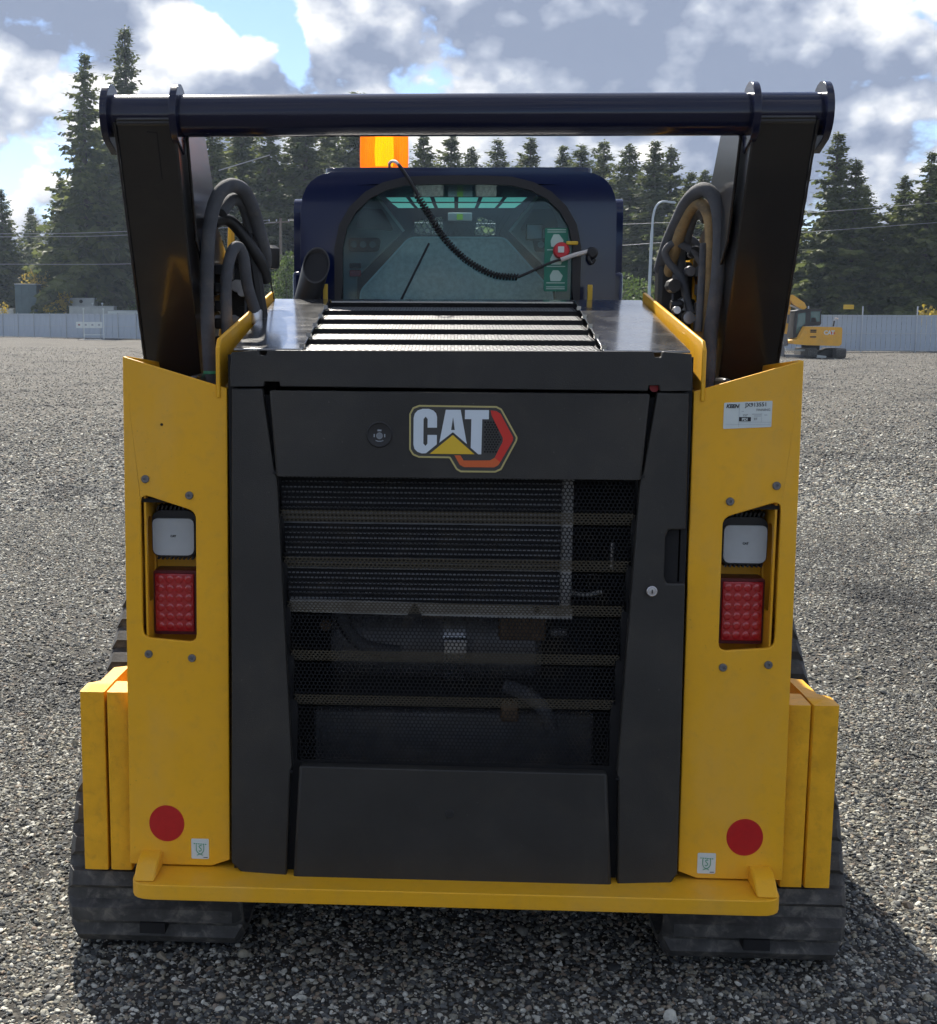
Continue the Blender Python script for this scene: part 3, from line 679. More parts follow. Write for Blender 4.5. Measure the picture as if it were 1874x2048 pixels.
# ---- hood top: side panels, louvres, front lip
def HZ(y): return 1.612 + (y - .10) * (1.752 - 1.612) / .90
def hood_sheet(xs0, xs1, y0, y1, th=.006):
    m = MB(); (a0, b0), (a1, b1) = xs0, xs1
    V = [(a0, y0, HZ(y0)), (b0, y0, HZ(y0)), (b1, y1, HZ(y1)), (a1, y1, HZ(y1))]
    return m.add(V + [(x, y, z - th) for x, y, z in V], [(0, 1, 2, 3), (7, 6, 5, 4), (0, 4, 5, 1), (1, 5, 6, 2), (2, 6, 7, 3), (3, 7, 4, 0)])
hood_sheet((-.566, -.392), (-.574, -.400), .121, 1.0).build('hood_side_panel', HOODT, LD, bevel=.002)
hood_sheet((.358, .572), (.365, .574), .121, 1.0).build('hood_side_panel', HOODT, LD, bevel=.002)
hood_sheet((-.3915, .3575), (-.3995, .3645), .955, 1.0).build('hood_front_strip', HOODT, LD)
hood_sheet((-.56, .56), (-.56, .56), .105, .95, .004).build('hood_inner_sheet', DARK, LD).location.z = -.055
NL = 5
for k in range(NL):
    ya = .122 + k * .166; yb = ya + .150
    za = HZ(ya) - .004; zb = za + .0125
    lv = perf([(ya, za), (yb, zb)], lambda z: (-.384, .350), .0180, .0072).build('hood_louvre', LOUV, LD, smooth=False); lv['kind'] = 'stuff'
    MB().box((-.388, yb + .004, zb - .03), (.354, yb + .010, zb + .0115)).build('louvre_riser', DARK, LD)
    for s, x in ((-1, -.396), (1, .362)):
        MB().box((x - .006, ya + .02, HZ(ya)), (x + .006, ya + .05, HZ(ya) + .012)).build('louvre_tab', HOODT, LD)
# yellow fender lips each side of the hood
def lip(s):
    f = lambda y: s * (.600 - (y - .115) * .026)
    o = MB().poly([(.115, 1.49), (.115, 1.618), (.135, 1.640), (1.0, 1.775), (1.0, 1.66), (.20, 1.52)], (), 0, .011, 'X')
    o.v = [(f(y) + s * x, y, z) for x, y, z in o.v]; o.build('fender_lip', YEL, LD, bevel=.003)
two(lip)

# ---- exhaust stub at the left of the hood
ex = MB(); n = 28; r0 = .043; c0 = (-.492, 1.06, 1.70); c1 = (-.445, 1.02, 1.858)
def exring(r, hollow=0.0):
    lo_ = [(c0[0] + r * math.cos(2 * math.pi * i / n), c0[1] + r * math.sin(2 * math.pi * i / n), c0[2]) for i in range(n)]
    hi_ = [(c1[0] + r * math.cos(2 * math.pi * i / n), c1[1] + r * math.sin(2 * math.pi * i / n), c1[2] + r * math.sin(2 * math.pi * i / n) * 1.35) for i in range(n)]
    return lo_, hi_
lo_, hi_ = exring(r0); li_, hii = exring(r0 - .004)
ex.add(lo_ + hi_ + hii + li_, [(i, (i + 1) % n, n + (i + 1) % n, n + i) for i in range(n)] + [(n + i, n + (i + 1) % n, 2 * n + (i + 1) % n, 2 * n + i) for i in range(n)] + [(2 * n + i, 2 * n + (i + 1) % n, 3 * n + (i + 1) % n, 3 * n + i) for i in range(n)])
exo = ex.build('exhaust_stack', DGREY, LD)
MB().add([tuple(Vector(p_) - Vector((0, 0, .012))) for p_ in hii], [tuple(range(n))]).build('dark_bore_cap', DARK, exo, smooth=False)  # dark cap stands in for the shade inside the pipe

# ---- cab
cab = MB()
outl = rpoly([(-.520, 1.42), (-.512, 2.165), (.512, 2.165), (.520, 1.42)], [0, .13, .13, 0], 8)
wino = [(x * 1.05, z * 1.004) for x, z in [(.373, 1.68), (.374, 1.92), (.360, 1.985), (.330, 2.035), (.285, 2.077), (.235, 2.103), (.170, 2.119), (.09, 2.1225), (-.09, 2.1225), (-.170, 2.119), (-.235, 2.103), (-.285, 2.077), (-.330, 2.035), (-.360, 1.985), (-.374, 1.92), (-.373, 1.68)]]
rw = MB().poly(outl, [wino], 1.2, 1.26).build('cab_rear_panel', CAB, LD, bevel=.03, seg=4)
# roof shell; sides left open and front cut short so sun enters the cab
sh = MB(); O = [(x * 1.0, z) for x, z in outl[1:-1]]; inn = [(x * .965, z - .011) for x, z in O]
nn_ = len(O)
vs = [(x, 1.262, z) for x, z in O] + [(x, 1.86, z - .01) for x, z in O] + [(x, 1.262, z) for x, z in inn] + [(x, 1.86, z - .01) for x, z in inn]
fs = []
for i in range(nn_ - 1):
    zavg = (O[i][1] + O[i + 1][1]) / 2; xa = (O[i][0] + O[i + 1][0]) / 2
    if zavg < 2.03: continue
    fs += [(i, i + 1, nn_ + i + 1, nn_ + i), (2 * nn_ + i, 3 * nn_ + i, 3 * nn_ + i + 1, 2 * nn_ + i + 1)]
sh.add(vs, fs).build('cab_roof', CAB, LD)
roofcap = MB().poly(rpoly([(-.44, 1.24), (.44, 1.24), (.44, 1.88), (-.44, 1.88)], .06), (), 2.160, 2.182, 'Z').build('roof_cap', CAB, LD, bevel=.009, seg=3)  # cap stops short with the roof so sun reaches the interior
def cside(s):
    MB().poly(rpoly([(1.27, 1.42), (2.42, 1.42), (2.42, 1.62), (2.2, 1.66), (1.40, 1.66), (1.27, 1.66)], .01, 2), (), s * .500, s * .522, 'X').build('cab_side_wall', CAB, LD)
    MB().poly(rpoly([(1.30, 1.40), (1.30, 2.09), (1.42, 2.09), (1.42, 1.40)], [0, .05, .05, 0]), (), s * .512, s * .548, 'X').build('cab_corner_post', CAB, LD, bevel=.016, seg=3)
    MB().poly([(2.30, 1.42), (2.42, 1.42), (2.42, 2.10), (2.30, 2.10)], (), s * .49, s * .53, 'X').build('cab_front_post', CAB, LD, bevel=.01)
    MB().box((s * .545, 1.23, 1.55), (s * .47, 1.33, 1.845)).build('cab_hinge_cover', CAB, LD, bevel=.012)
    MB().box((s * .413, 1.06, 1.735), (s * .428, 1.075, 1.80)).build('window_latch', YELP, LD, bevel=.002)
two(cside)
def wout(d):
    h = [(.373, 1.68), (.374, 1.92), (.360, 1.985), (.330, 2.035), (.285, 2.077), (.235, 2.103), (.170, 2.119), (.09, 2.1225), (0, 2.123)]
    l = h + [(-x, z) for x, z in h[-2::-1]]; cx, cz = 0, 1.86
    out = []
    for i, (x, z) in enumerate(l):
        p0 = Vector(l[max(i - 1, 0)]); p1 = Vector(l[min(i + 1, len(l) - 1)]); t = (p1 - p0).normalized(); out.append((x + t.y * d, z - t.x * d))
    return out
seal = MB(); seal.poly(wout(.027), [wout(0)], 1.180, 1.1995).build('window_seal', DGREY, LD, bevel=.007, seg=3)
win = MB().poly(wout(.012), (), 1.205, 1.209).build('rear_window', GLASS, LD)
MB().tube([(-.184, 1.196, 1.750), (-.092, 1.196, 1.936)], .0038, 8).build('wiper_blade', INTD, win)
# interior
inte = empty('cab_interior'); inte.parent = LD
SEATE = mat('pale_seam', (.60, .66, .66), .6)
seatp = rpoly([(-.345, 1.66), (-.334, 1.790), (-.165, 1.972), (.165, 1.972), (.334, 1.790), (.345, 1.66)], [0, .05, .05, .05, .05, 0], 6)
MB().poly(seatp, (), 1.50, 1.62).build('seat_back', SEATM, inte, bevel=.015, seg=3)
MB().ribbon(seatp, .006, 1.492, 1.499, closed=False).build('seat_piping', SEATE, inte)
for s in (-1, 1):
    MB().poly([(1.28, 1.45), (1.75, 1.45), (1.75, 2.127), (1.28, 2.127)], (), s * .455, s * .470, 'X').build('interior_side_panel', INTG, inte)
    MB().poly([(s * .454, 1.60), (s * .454, 2.127), (s * .285, 2.127), (s * .19, 2.005), (s * .36, 1.84), (s * .36, 1.60)], (), 1.66, 1.69).build('corner_trim', INTG, inte, bevel=.006)
    MB().ribbon([(s * .287, 2.126), (s * .190, 2.003)], .010, 1.648, 1.655, closed=False).build('pillar_edge', SEATE, inte)
    MB().poly(rpoly([(s * .368, 2.016), (s * .338, 2.084), (s * .269, 2.081), (s * .222, 2.004)], .012), (), 1.640, 1.655).build('side_glass', INTD, inte, bevel=.003)
    MB().poly(rpoly([(s * .389, 1.931), (s * .389, 1.980), (s * .271, 1.980), (s * .281, 1.931)], .015), (), 1.640, 1.655).build('switch_panel', INTD, inte, bevel=.003)
    for k in range(3): MB().lathe([(.012, 1.638), (.012, 1.634), (.009, 1.633)], axis='Y', n=14, c=(s * (.302 + k * .034), 0, 1.956)).build('dial', INTG, inte)
MB().box((-.385, 1.638, 1.842), (-.344, 1.655, 1.865)).build('red_tag', REDP, inte, bevel=.003)
MB().box((-.385, 1.640, 1.872), (-.344, 1.655, 1.890)).build('dark_tag', INTD, inte, bevel=.003)
MB().box((.247, 1.63, 1.971), (.308, 1.655, 2.029)).build('display_screen', INTD, inte, bevel=.004)
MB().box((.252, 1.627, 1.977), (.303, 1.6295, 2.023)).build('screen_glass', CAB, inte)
MB().box((-.46, 1.75, 1.45), (.46, 1.765, 1.975)).build('dashboard', INTD, inte)
wl_ = rpoly([(-.171, 2.041), (-.171, 2.089), (-.053, 2.111), (-.052, 2.034)], .012); wr_ = rpoly([(.164, 2.034), (.163, 2.089), (.090, 2.111), (.075, 2.034)], .012)
fr_ = MB().poly([(-.47, 1.90), (.47, 1.90), (.47, 2.215), (-.47, 2.215)], [wl_, wr_], 2.36, 2.375).build('front_frame', INTD, inte)
gr_ = MB()
for i in range(16):
    x = -.19 + i * .024
    gr_.tube([(x, 2.35, 2.03), (x + .05, 2.35, 2.112)], .0016, 5); gr_.tube([(x + .05, 2.352, 2.03), (x, 2.352, 2.112)], .0016, 5)
gr_.build('front_screen_mesh', INTD, inte)
MB().box((-.032, 2.2, 2.080), (.064, 2.22, 2.112)).build('mirror', CONC, inte, bevel=.004)
MB().box((.003, 2.195, 2.084), (.027, 2.199, 2.106)).build('mirror_tag', mat('lime_tag', (.45, .75, .05), .5), inte)
# teal skylight panes under the open roof front, lit through by the sun
for j, (za, zb, w0, w1) in enumerate(((2.122, 2.142, .235, .262), (2.146, 2.164, .264, .285))):
    for i in range(6):
        t0, t1 = i / 6 * 2 - 1 + .03, (i + 1) / 6 * 2 - 1 - .03
        MB().add([(t0 * w0, 2.10, za), (t1 * w0, 2.10, za), (t1 * w1, 2.115, zb), (t0 * w1, 2.115, zb)], [(0, 1, 2, 3)]).build('skylight_pane', TEALG, inte, smooth=False)
# stickers and switch on the rear window
gs = MB().poly(rpoly([(.284, 1.782), (.361, 1.782), (.359, 1.985), (.284, 1.985)], .006), (), 1.2005, 1.2035).build('instruction_sticker', GSTK, win)
pale = mat('pale_green_ink', (.45, .62, .55), .5)
for z0, z1 in ((1.925, 1.965), (1.868, 1.905), (1.815, 1.85)):
    MB().poly(rpoly([(.305, z0), (.338, z0), (.345, (z0 + z1) / 2), (.330, z1), (.312, z1), (.303, (z0 + z1) / 2)], .004), (), 1.1985, 1.2).build('pictogram', pale, gs)
for z in (1.971, 1.978, 1.914, 1.861, 1.808, 1.795, 1.789): MB().box((.292, 1.1988, z), (.352, 1.2, z + .0028)).build('print_line', pale, gs)
sw = MB().lathe([(.026, 1.199), (.027, 1.18), (.022, 1.172), (.005, 1.170)], axis='Y', n=24, c=(.337, 0, 1.912)).build('emergency_knob', REDP, LD)
MB().box((.325, 1.168, 1.905), (.345, 1.172, 1.925)).build('knob_mark', WHITE, sw, bevel=.002)
MB().box((.352, 1.175, 1.930), (.390, 1.185, 1.942)).build('pull_tab', YELP, sw, bevel=.003)
# coiled beacon cord
cp = spline([(-.232, 1.42, 2.2), (-.224, 1.25, 2.198), (-.20, 1.165, 2.19), (-.165, 1.15, 2.145), (-.128, 1.15, 2.085)], 8)
MB().tube(cp[:20], .0052, 8).build('beacon_lead', WCORD, LD)
MB().tube(cp[18:], .0055, 8).build('beacon_lead', CORD, LD)
path = spline([(-.132, 1.15, 2.085), (-.109, 1.15, 2.05), (-.051, 1.15, 1.96), (.0, 1.15, 1.905), (.049, 1.15, 1.867), (.123, 1.15, 1.832), (.196, 1.15, 1.826)], 40)
coil = []; dist = 0; prev = path[0]
for q in path:
    dist += (q - prev).length; prev = q
L_ = dist; turns = 44; dist = 0; prev = path[0]; N_ = turns * 9; arr = [path[0]]; cum = [0.0]
for q in path[1:]: cum.append(cum[-1] + (q - arr[-1]).length); arr.append(q)
for i in range(N_ + 1):
    d = L_ * i / N_; j = max(0, min(len(arr) - 2, int(np.searchsorted(cum, d)) - 1)); tt = (d - cum[j]) / max(1e-9, cum[j + 1] - cum[j])
    c_ = arr[j].lerp(arr[j + 1], tt); t_ = (arr[j + 1] - arr[j]).normalized(); u_ = t_.cross(Vector((0, 1, 0))).normalized(); w_ = t_.cross(u_); a = 2 * math.pi * turns * i / N_
    coil.append(c_ + (u_ * math.cos(a) + w_ * math.sin(a)) * .0092)
MB().tube(coil, .0031, 6).build('coiled_cord', CORD, LD)
MB().tube(spline([(.196, 1.15, 1.826), (.225, 1.15, 1.838), (.30, 1.16, 1.872), (.345, 1.17, 1.886)], 6), .0045, 8).build('beacon_lead', CORD, LD)
MB().tube(spline([(.335, 1.168, 1.882), (.38, 1.17, 1.898), (.425, 1.185, 1.910)], 6), .0075, 8).build('wire_sleeve', WCORD, LD)
cn = MB().lathe([(.012, 1.17), (.018, 1.175), (.020, 1.199)], axis='Y', n=16, c=(.437, 0, 1.905)).build('socket', CORD, LD)
MB().tube(spline([(.43, 1.18, 1.90), (.425, 1.175, 1.885), (.435, 1.178, 1.872), (.445, 1.18, 1.885)], 5), .006, 8).build('socket_tail', CORD, cn)
# beacon
bc = MB().lathe([(.088, 2.183), (.090, 2.192), (.086, 2.205)], n=36, c=(-.255, 1.50, 0)).build('warning_beacon', AMBER, LD)
fl = MB(); nf = 96
ring0 = lambda z, r0: [((r0 + (.0016 if i % 2 else 0)) * math.cos(2 * math.pi * i / nf) - .255, (r0 + (.0016 if i % 2 else 0)) * math.sin(2 * math.pi * i / nf) + 1.50, z) for i in range(nf)]
lev = [(2.205, .0815), (2.25, .0825), (2.30, .0820), (2.345, .0800), (2.362, .070), (2.368, .03)]
for z_, r_0 in lev: fl.v += ring0(z_, r_0)
for k in range(len(lev) - 1):
    for i in range(nf): fl.f.append((k * nf + i, k * nf + (i + 1) % nf, (k + 1) * nf + (i + 1) % nf, (k + 1) * nf + i))
fl.f.append(tuple(range((len(lev) - 1) * nf, len(lev) * nf)))
fl.build('amber_dome', ADOME, bc, ang=20)
MB().lathe([(.030, 2.206), (.034, 2.26), (.030, 2.33), (.015, 2.34)], n=24, c=(-.255, 1.50, 0)).build('lamp_core', AMBERB, bc)

for m_ in (AMBER, AMBERB, ADOME): m_.cycles.emission_sampling = 'NONE'
# ---- lift arm towers, cross tube and flanges
ctube = MB().lathe([(.0525, -.716), (.0525, .716)], axis='X', n=40, c=(0, .262, 2.203)).build('cross_tube', SKYBLK, LD)
def tower(s):
    ez = MB().lathe([(.0525, min(s * .735, s * .905)), (.0525, max(s * .735, s * .905))], axis='X', n=40, c=(0, .262, 2.203)).build('tube_end', SKYBLK, LD)
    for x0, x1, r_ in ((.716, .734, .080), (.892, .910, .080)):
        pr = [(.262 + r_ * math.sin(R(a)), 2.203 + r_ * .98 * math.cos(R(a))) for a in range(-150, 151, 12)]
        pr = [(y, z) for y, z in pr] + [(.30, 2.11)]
        MB().poly(pr, (), s * x0, s * x1, 'X').build('tube_flange', SKYBLK, LD, bevel=.003)
    MB().lathe([(.04, min(s * .91, s * .917)), (.04, max(s * .91, s * .917))], axis='X', n=28, c=(0, .262, 2.203)).build('tube_end_cap', SKYBLK, LD, bevel=.002)
    A = [(.206, 2.192), (.40, 2.20), (.78, 1.36), (.62, 1.30)]
    ar = MB().poly(A, (), s * .722, s * .876, 'X').build('lift_arm_tower', BLK, LD, bevel=.006)
    # weld bead down the outer corner
    wb = []
    for i in range(60):
        t = i / 59; wb.append((s * .8775, .208 + (.62 - .208) * t - .001, 2.18 + (1.30 - 2.18) * t))
    MB().tube(wb, [.0032 + .0005 * math.sin(i * 1.7) for i in range(60)], 8).build('weld_bead', BLK, ar)
    MB().tube([(s * .728, .214, 2.178), (s * .872, .214, 2.178)], .006, 8).build('weld_bead', BLK, ar)
    # lift arm plates running forward past the cab
    la = MB().poly([(.30, 2.15), (.38, 2.24), (.50, 2.235), (.66, 2.06), (.72, 1.96), (2.6, 1.05), (3.0, .6), (2.75, .52), (2.3, 1.0), (.80, 1.70), (.6, 1.75), (.40, 1.9)], (), s * .706, s * .7145, 'X').build('lift_arm', BLK, LD, bevel=.003)
    MB().poly([(.72, 1.96), (2.6, 1.05), (3.0, .6), (2.75, .52), (2.3, 1.0), (.80, 1.70)], (), s * .7155, s * .84, 'X').build('arm_box', BLK, la, bevel=.008)
two(tower)
scr = MB().ribbon([(-.798, 2.158), (-.772, 2.156), (-.7715, 2.045)], .0030, -.0008, .0006, closed=False); scr.v = [(x, y + .206 + (2.192 - z) * .464, z) for x, y, z in scr.v]; scr.build('paint_scribe', DARK, LD)

# ---- hoses, fittings and inner fenders between the hood and the arms
def hose(pts, r, m_, name='hydraulic_hose', n=14): return MB().tube(spline(pts, 7), r, n).build(name, m_, LD)
hose([(-.686, .47, 1.50), (-.692, .46, 1.66), (-.691, .45, 1.80), (-.682, .45, 1.93), (-.662, .46, 2.015), (-.634, .50, 2.052), (-.604, .55, 2.045), (-.585, .60, 2.00), (-.575, .66, 1.94), (-.568, .74, 1.86), (-.60, .82, 1.80)], .0195, HOSE)
hose([(-.660, .52, 1.98), (-.635, .56, 2.02), (-.612, .60, 2.01), (-.600, .66, 1.95), (-.595, .72, 1.87), (-.60, .80, 1.80)], .017, HOSE)
hose([(-.643, .50, 1.55), (-.645, .50, 1.66), (-.646, .50, 1.784), (-.635, .51, 1.86), (-.619, .53, 1.888), (-.604, .55, 1.86), (-.597, .57, 1.784), (-.576, .60, 1.70)], .0165, HOSE)
hose([(-.69, .56, 1.955), (-.668, .60, 1.968), (-.640, .62, 1.955), (-.60, .64, 1.90), (-.57, .66, 1.85), (-.56, .7, 1.80)], .017, CORD)
MB().lathe([(.0185, 1.675), (.0195, 1.68), (.0195, 1.71), (.0175, 1.715)], n=14, c=(-.578, .60, 0)).build('hose_ferrule', STEEL, LD)
MB().lathe([(.0225, 1.537), (.0228, 1.541), (.0225, 1.545)], n=16, c=(-.686, .468, 0)).build('hose_band', GRN, LD)
hose([(.690, .50, 1.50), (.694, .50, 1.66), (.706, .50, 1.80), (.707, .50, 1.93), (.694, .51, 2.012), (.665, .54, 2.045), (.636, .60, 2.02), (.620, .66, 1.97), (.607, .74, 1.91), (.60, .82, 1.84)], .0195, HOSE)
hose([(.674, .54, 1.50), (.680, .54, 1.66), (.688, .54, 1.80), (.690, .54, 1.93), (.678, .55, 1.99), (.657, .58, 2.01), (.638, .63, 1.98), (.624, .70, 1.90), (.62, .8, 1.82)], .0165, HOSET)
hose([(.663, .52, 1.66), (.668, .53, 1.78), (.672, .54, 1.9)], .010, HOSE)
hose([(.665, .66, 1.71), (.655, .68, 1.76), (.638, .69, 1.815), (.604, .70, 1.856), (.594, .70, 1.885), (.612, .69, 1.907), (.645, .68, 1.90), (.680, .67, 1.87), (.705, .67, 1.825)], .0105, HOSE)
hose([(.67, .74, 1.72), (.660, .75, 1.80), (.648, .75, 1.87), (.650, .75, 1.915), (.675, .74, 1.92), (.700, .73, 1.88), (.725, .72, 1.80)], .0125, HOSE)
hose([(.69, .62, 1.97), (.672, .64, 1.99), (.655, .66, 1.96), (.65, .7, 1.90)], .014, HOSE)
def fittings(s):
    q = empty('valve_fittings'); q.parent = LD
    r2 = random.Random(3 + s)
    for i in range(16):
        x = s * r2.uniform(.60, .69); y = r2.uniform(.62, .85); z = r2.uniform(1.60, 1.90); h = r2.uniform(.015, .04); a = r2.uniform(.010, .02)
        MB().lathe([(a, -h), (a * 1.1, -h * .6), (a * 1.1, h * .6), (a * .7, h)], axis=r2.choice('XYZ'), n=10, c=(x, y, z)).build('fitting', r2.choice([DGREY, DGREY, CORD, GSTEEL, STEEL]), q)
    for i in range(6):
        z = 1.56 + i * .05
        MB().box((s * .662, .56, z), (s * .690, .60, z + .03)).build('hose_clamp', CORD, q, bevel=.004)
    MB().box((s * .59, .78, 1.58), (s * .69, .86, 1.86)).build('valve_block', CORD, q, bevel=.012)
    if s < 0: MB().lathe([(.03, -.03), (.034, -.02), (.034, .03), (.02, .04)], n=16, c=(s * .575, .86, 1.87)).build('reservoir_cap', CORD, q)
    MB().poly([(.62, 1.45), (.90, 1.45), (.95, 1.80), (.93, 2.0), (.88, 2.0), (.84, 1.85), (.66, 1.62)], [circ(.86, 1.78, .025, 14), circ(.78, 1.62, .02, 14)], s * .690, s * .700, 'X').build('yellow_bracket', YEL, q, bevel=.003)
    MB().poly([(.66, 1.45), (.72, 1.45), (.86, 1.80), (.80, 1.82)], (), s * .63, s * .636, 'X').build('bracket_plate', GSTEEL, q, bevel=.002)
two(fittings)
# slotted yellow strap behind the left hoses
st = MB()
for k in range(9):
    t = k / 8; st.box((-.615 + .045 * t - .010, .66, 2.0 - .30 * t - .014), (-.615 + .045 * t + .010, .665, 2.0 - .30 * t + .010))
st.build('slotted_strap', YEL, LD)
MB().tube([(-.615, .668, 2.02), (-.568, .668, 1.69)], .018, 8).build('strap_backing', CORD, LD)
# floor closing the arm pocket; hidden walls added to block a sun leak
for s in (-1, 1): MB().box((s * .582, .30, .242), (s * .836, .32, 1.22)).build('sun_leak_blocker', DARK, LD); MB().box((s * .605, .133, 1.22), (s * .836, .62, 1.23)).build('post_cover', DARK, LD)
for s in (-1, 1):
    MB().box((s * .715, .30, 1.47), (s * .69, .42, 1.54)).build('arm_pivot', BLK, LD, bevel=.01)
# whip antennas
MB().tube([(-.690, .66, 2.110), (-.550, .72, 2.16)], .0016, 6).build('whip_antenna', STEEL, LD)
MB().tube([(-.595, .98, 1.86), (-.575, .98, 1.75)], .0025, 6).build('short_aerial', DGREY, LD)

# ---- tracks
def belt(cs, gap=0.0):
    """closed loop round circles (cy, cz, r) listed counter-clockwise seen from +X (Y right, Z up)"""
    pts = []; k = len(cs)
    for i in range(k):
        a, b, c_ = cs[i - 1], cs[i], cs[(i + 1) % k]
        def tang(p, q):
            d = Vector((q[0] - p[0], q[1] - p[1])); L0 = d.length; th = math.atan2(d.y, d.x); ph = math.acos((p[2] - q[2]) / L0)
            return th - ph
        a0 = tang(a, b); a1 = tang(b, c_)
        while a1 < a0: a1 += 2 * math.pi
        m_ = max(3, int((a1 - a0) / .12))
        for q in range(m_ + 1):
            t = a0 + (a1 - a0) * q / m_; pts.append((b[0] + (b[2] + gap) * math.cos(t), b[1] + (b[2] + gap) * math.sin(t)))
    return pts
CS = [(.345, .102, .141), (2.10, .102, .141), (1.02, .595, .230), (.468, .25, .190)]
def track(s):
    xo, xi = s * 1.060, s * .575
    P0 = belt(CS, 0); P1 = belt(CS, -.028); k = len(P0)
    m_ = MB(); vs = []
    xs = [xi, xi + s * .02, xo - s * .02, xo]
    for (a, b) in zip(P0, P1):
        n_ = Vector((a[0] - b[0], a[1] - b[1])).normalized()
        vs += [(xs[0], a[0] - n_.x * .012, a[1] - n_.y * .012), (xs[1], a[0], a[1]), (xs[2], a[0], a[1]), (xs[3], a[0] - n_.x * .012, a[1] - n_.y * .012), (xs[3], b[0], b[1]), (xs[0], b[0], b[1])]
    fs = [(i * 6 + q, ((i + 1) % k) * 6 + q, ((i + 1) % k) * 6 + (q + 1) % 6, i * 6 + (q + 1) % 6) for i in range(k) for q in range(6)]
    tr = m_.add(vs, fs).build('track', RUB, LD)
    # lugs at equal spacing along the belt
    Pp = [Vector(p_) for p_ in P0]; seg = [(Pp[(i + 1) % k] - Pp[i]).length for i in range(k)]; tot = sum(seg); nl = int(tot / .086); d = 0; i = 0; acc = 0
    w = abs(xo - xi)
    lug = MB(); hw = w / 2
    lug.add([(-hw + .002, -.030, -.006), (hw - .002, -.030, -.006), (hw - .002, .030, -.006), (-hw + .002, .030, -.006), (-hw + .022, -.021, .028), (hw - .022, -.021, .028), (hw - .022, .017, .028), (-hw + .022, .017, .028)],
            [(0, 3, 2, 1), (4, 5, 6, 7), (0, 1, 5, 4), (1, 2, 6, 5), (2, 3, 7, 6), (3, 0, 4, 7)])
    lme = lug.mesh('tread_lug', RUB, smooth=False)
    for j in range(nl):
        target = tot * j / nl
        while acc + seg[i] < target: acc += seg[i]; i += 1
        t = (target - acc) / seg[i]; p_ = Pp[i].lerp(Pp[(i + 1) % k], t); dv_ = (Pp[(i + 1) % k] - Pp[i]).normalized()
        if p_.y < -.01 and .5 < p_.x < 2.0: continue
        ang = math.atan2(dv_.y, dv_.x)
        o = inst(lme, 'tread_lug', tr, ((xo + xi) / 2, p_.x, p_.y), (ang + math.pi, 0, 0))
    # wheels
    for cy, cz, r_ in CS:
        MB().lathe([(r_ - .035, min(xi, xo) + .07), (r_ - .03, min(xi, xo) + .09), (r_ - .03, max(xi, xo) - .09), (r_ - .035, max(xi, xo) - .07)], axis='X', n=28, c=(0, cy, cz)).build('idler_wheel', BLK, tr)
    for q in range(4):
        MB().lathe([(.10, min(xi, xo) + .08), (.10, max(xi, xo) - .08)], axis='X', n=20, c=(0, .80 + q * .31, .075)).build('road_roller', BLK, tr)
    MB().box((s * .60, .6, .20), (s * .80, 2.0, .50)).build('undercarriage_frame', BLK, tr, bevel=.02)
    MB().box(((xo + xi) / 2 - .035, .176, .020), ((xo + xi) / 2 + .035, .23, .050)).build('drive_slot', DARK, tr)
two(track)

# ================================================================== surroundings
# ---- fences: post, rail and slat bays
slat_cache = {}
def fence(name, A, B, bay, h, nslat, label, post_over=0.0, split=False, tall=()):
    A = Vector(A); B = Vector(B); d = B - A; L0 = d.length; nb = max(1, round(L0 / bay)); bl = L0 / nb
    root = empty(name, (A.x, A.y, 0), math.atan2(d.y, d.x)); tag(root, label, 'fence')
    pm = MB().lathe([(.035, 0), (.035, h + .04), (.02, h + .06)], n=10).mesh('post', FPOST)
    pm2 = MB().lathe([(.04, 0), (.04, h + post_over), (.02, h + post_over + .03)], n=10).mesh('post', FPOST)
    sw_ = bl / nslat
    sm = MB().box((.012, -.012, .06), (sw_ - .012, .012, h - .02)).mesh('slat', FENCE, smooth=False)
    rm = MB().box((.03, -.04, -.02), (bl - .03, -.0135, .02)).mesh('rail', FPOST, smooth=False)
    for i in range(nb + 1): inst(pm2 if post_over else pm, 'post', root, (i * bl, -.05, 0))
    for i in range(nb):
        for z in (.12, h * .5, h - .08): inst(rm, 'rail', root, (i * bl, 0, z))
        for j in range(nslat): inst(sm, 'slat', root, (i * bl + j * sw_, rnd.uniform(-.006, .006), 0))
    return root
fence('slat_fence', (-44, 127.5), (-18.0, 107.5), 2.2, 2.12, 3, 'blue grey panel fence left of the loader with a sign stand before it')
fence('slat_fence', (-17.9, 107.4), (18.5, 82.5), 3.0, 2.12, 6, 'blue grey slat fence hidden mostly behind the loader')
fence('slat_fence', (18.6, 77.2), (46, 75.2), 3.02, 2.13, 11, 'blue grey slat fence right of the loader behind the small excavator', post_over=.45)

